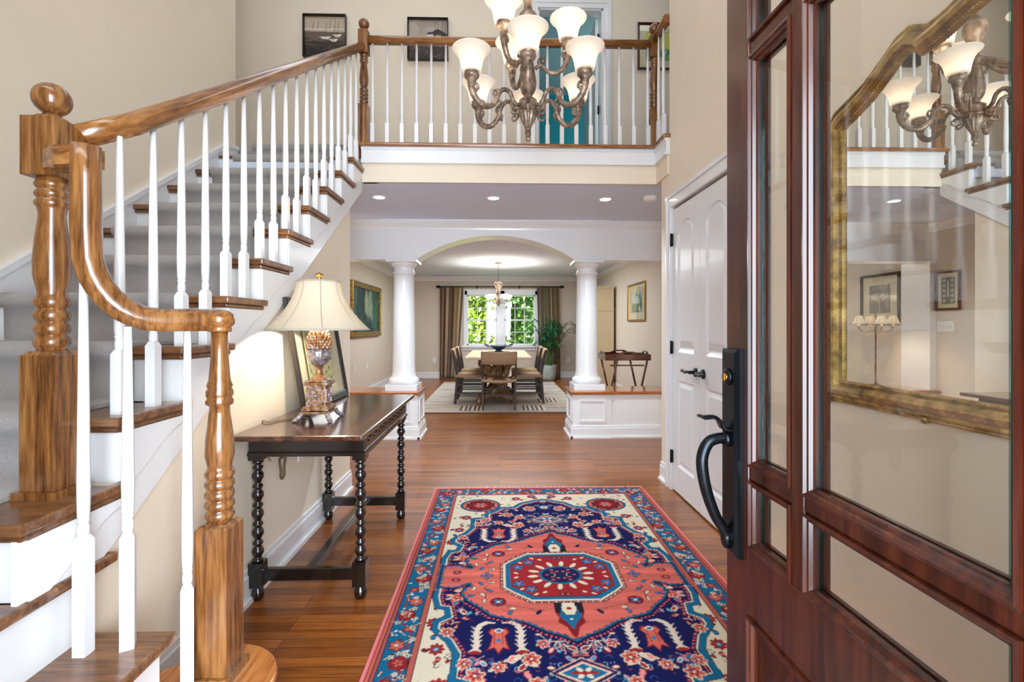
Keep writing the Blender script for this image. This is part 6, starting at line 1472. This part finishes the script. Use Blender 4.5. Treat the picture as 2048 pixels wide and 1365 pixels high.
for i in range(34):
    a = r.uniform(0, 2*PI); b0 = (1.09+0.06*math.cos(a), 10.62+0.06*math.sin(a), 0.31); spread = r.uniform(0.08, 0.42); H_ = r.uniform(0.35, 1.05)
    if i >= 29: spread = r.uniform(0.5, 0.66); H_ = r.uniform(0.7, 1.0); a = r.uniform(-0.5, 0.3)
    dx, dy = math.cos(a)*spread, math.sin(a)*spread
    if 10.62+dy > 10.98: dy = 0.34
    top = (1.09+dx*0.75, 10.62+dy*0.75, 0.31+H_); tip = (1.09+dx*1.15, 10.62+dy*1.15, 0.31+H_*0.92)
    pth = smooth_path([b0, (1.09+dx*0.35, 10.62+dy*0.35, 0.31+H_*0.6), top, tip], 8)
    sm_.tube(pth, 0.005, 5, scales=[1-0.7*k/len(pth) for k in range(len(pth))])
    for k in range(7, len(pth)):
        t = Vector(pth[min(k+1, len(pth)-1)])-Vector(pth[k-1]); t.normalize()
        for s in (-1, 1):
            sd = t.cross(Vector((0, 0, 1))).normalized()*s; L = r.uniform(0.10, 0.20)
            if i < 29: col = r.choice([(34, 110, 54), (24, 92, 62), (52, 140, 60), (20, 96, 90), (70, 160, 150), (36, 120, 44)])
            else: col = r.choice([(110, 84, 60), (80, 80, 50), (130, 100, 74)])
            leaflet(pth[k], t*0.6+sd*0.8+Vector((0, 0, r.uniform(-0.2, 0.3))), (0, 0, 1), L, 0.010, col)
lf.col = cols; sm_.build('stems', M['stem'], pp); lf.build('fronds', M['foliage'], pp)
# tall cream cabinet by the right wall
hc = thing('tall_cabinet', 'tall cream painted cabinet against the right dining wall behind the column', 'cabinet', (2.0, 9.5, 0))
MB().box(1.80, 2.155, 8.95, 10.3, 0.0, 1.93).build('body', M['beige'], hc, 0.003)
MB().box(1.775, 2.175, 8.925, 10.32, 1.93, 1.955).box(1.785, 2.165, 8.935, 10.31, 1.905, 1.93).box(1.79, 2.16, 8.94, 10.31, 1.495, 1.515).build('cornice', M['beige'], hc)
for y in (8.98, 9.64): d_ = MB().box(1.785, 1.80, y, y+0.64, 0.08, 1.48).box(1.785, 1.80, y, y+0.64, 1.53, 1.9).build('door', M['beige'], hc, 0.003); MB().ball((1.775, y+(0.6 if y < 9.2 else 0.04), 0.95), 0.014, 10).build('knob', M['black'], d_)
# butler tray on folding stand
bt = thing('tray_table', 'dark cherry butler tray on crossed folding legs behind the right half wall', 'table', (1.63, 6.15, 0))
tz = 0.775
bx0, bx1, by0, by1 = 1.325, 1.90, 5.95, 6.40
MB().box(bx0, bx1, by0, by1, tz, tz+0.014).build('tray_base', M['redwood'], bt, 0.002)
def gallery(x0, x1, y, ax):
    # wall with raised middle and hand hole
    u0, u1 = x0, x1; c = (u0+u1)/2; hw2 = 0.055
    P_ = [(u0, tz+0.014), (u1, tz+0.014), (u1, tz+0.055), (u1-0.02, tz+0.075), (c+hw2+0.06, tz+0.085), (c+hw2, tz+0.115), (c-hw2, tz+0.115), (c-hw2-0.06, tz+0.085), (u0+0.02, tz+0.075), (u0, tz+0.055)]
    H_ = [(c-0.045, tz+0.075), (c+0.045, tz+0.075), (c+0.045, tz+0.095), (c-0.045, tz+0.095)]
    m = MB()
    lo = [(u0, tz+0.014), (u1, tz+0.014), (u1, tz+0.075), (u0, tz+0.075)]
    m.prism(lo, 'xz' if ax == 'x' else 'yz', y, y+0.012)
    m.prism([(u0+0.01, tz+0.075), (c-0.045, tz+0.075), (c-0.045, tz+0.112), (c-hw2-0.01, tz+0.112), (c-hw2-0.07, tz+0.085)], 'xz' if ax == 'x' else 'yz', y, y+0.012)
    m.prism([(u1-0.01, tz+0.075), (c+0.045, tz+0.075), (c+0.045, tz+0.112), (c+hw2+0.01, tz+0.112), (c+hw2+0.07, tz+0.085)], 'xz' if ax == 'x' else 'yz', y, y+0.012)
    m.prism([(c-0.045, tz+0.096), (c+0.045, tz+0.096), (c+0.045, tz+0.113), (c-0.045, tz+0.113)], 'xz' if ax == 'x' else 'yz', y, y+0.012)
    return m
gallery(bx0, bx1, by0, 'x').build('side_gallery', M['redwood'], bt, 0.002); gallery(bx0, bx1, by1-0.012, 'x').build('side_gallery', M['redwood'], bt, 0.002)
gallery(by0+0.012, by1-0.012, bx0, 'y').build('end_gallery', M['redwood'], bt, 0.002); gallery(by0+0.012, by1-0.012, bx1-0.012, 'y').build('end_gallery', M['redwood'], bt, 0.002)
SQ = [(-0.011, -0.011), (0.011, -0.011), (0.011, 0.011), (-0.011, 0.011)]
for xa in (1.42, 1.80):
    for s, yy in ((-1, by0+0.06), (1, by1-0.09)):
        MB().sweep([(xa-s*0.07, yy, tz), (xa+s*0.10, yy, 0.0)], SQ, up=(0, 1, 0), transport=False, smooth=False).build('leg', M['redwood'], bt)
for z, dx in ((0.12, 0.0), (0.7, 0.0)): MB().box(1.40, 1.83, by0+0.055, by0+0.07, z, z+0.02).build('rail', M['redwood'], bt)
# ================================================================== OUTSIDE the dining window
def tree(label, x, y, h_, cr, n, cols_, seed, trunk=0.06, zc=None):
    t = thing('garden_tree', label, 'tree', (x, y, -0.6), group='trees outside the dining window'); r = random.Random(seed)
    tm = MB(); tm.tube(smooth_path([(x, y, -0.6), (x+0.05, y, h_*0.3), (x-0.04, y+0.05, h_*0.7)], 4), trunk, 8)
    for _ in range(5): a = r.uniform(0, 2*PI); tm.tube(smooth_path([(x, y, h_*r.uniform(0.05, 0.4)), (x+cr*0.4*math.cos(a), y+cr*0.3*math.sin(a), h_*0.6), (x+cr*0.8*math.cos(a), y+cr*0.6*math.sin(a), h_*0.85)], 4), trunk*0.35, 6)
    tm.build('trunk', M['bark'], t); m = MB(); cols2 = []
    zc = zc if zc is not None else h_*0.62
    cl = [(r.uniform(-1, 1), r.uniform(-1, 1), r.uniform(-1, 1)) for _ in range(26)]
    for i in range(n):
        b = cl[r.randrange(len(cl))]; q = Vector((b[0]*0.75+r.gauss(0, 0.17), b[1]*0.75+r.gauss(0, 0.17), b[2]*0.8+r.gauss(0, 0.15)))
        p = Vector((x+q.x*cr, y+q.y*cr, zc+q.z*h_*0.5)); s_ = r.uniform(0.06, 0.14); u = Vector((r.uniform(-1, 1), r.uniform(-1, 1), r.uniform(-1, 1))).normalized(); v = u.cross(Vector((r.uniform(-1, 1), r.uniform(-1, 1), 1))).normalized()
        k = len(m.v); m.v += [tuple(p-u*s_), tuple(p+v*s_*0.5), tuple(p+u*s_), tuple(p-v*s_*0.5)]; m.f.append((k, k+1, k+2, k+3)); m.sm.append(False); c = lin(r.choice(cols_)); cols2 += [c]*4
    m.col = cols2; m.build('crown', M['foliage'], t)
YG = [(186, 204, 70), (150, 184, 60), (206, 214, 110), (120, 160, 50), (96, 136, 46)]; DG = [(70, 120, 50), (50, 96, 44), (98, 146, 66), (130, 168, 84)]
tree('airy yellow green tree outside the left half of the window', -1.1, 14.2, 3.6, 1.1, 5200, YG, 1)
tree('dense green evergreen outside the right half of the window', 1.3, 15.0, 4.2, 1.3, 8000, DG, 2)
tree('tall green tree farther back in the middle of the window', 0.1, 16.2, 4.4, 1.5, 12000, YG+DG, 3, 0.1)
tree('broad tree at the back left beyond the white fence', -3.2, 19.5, 5.4, 2.2, 7000, YG, 4, 0.12)
tree('broad dark tree at the back right of the garden', 3.4, 19.5, 5.6, 2.2, 9000, DG, 5, 0.12)
fe = thing('picket_fence', 'white picket fence beyond the small garden tree', 'fence', (-0.8, 16.4, -0.6))
for i in range(26): MB().box(-2.6+i*0.14-0.02, -2.6+i*0.14+0.02, 16.38, 16.40, -0.58, 0.62).build('picket', M['white'], fe)
for z in (-0.2, 0.45): MB().box(-2.7, 1.0, 16.40, 16.43, z, z+0.06).build('rail', M['white'], fe)
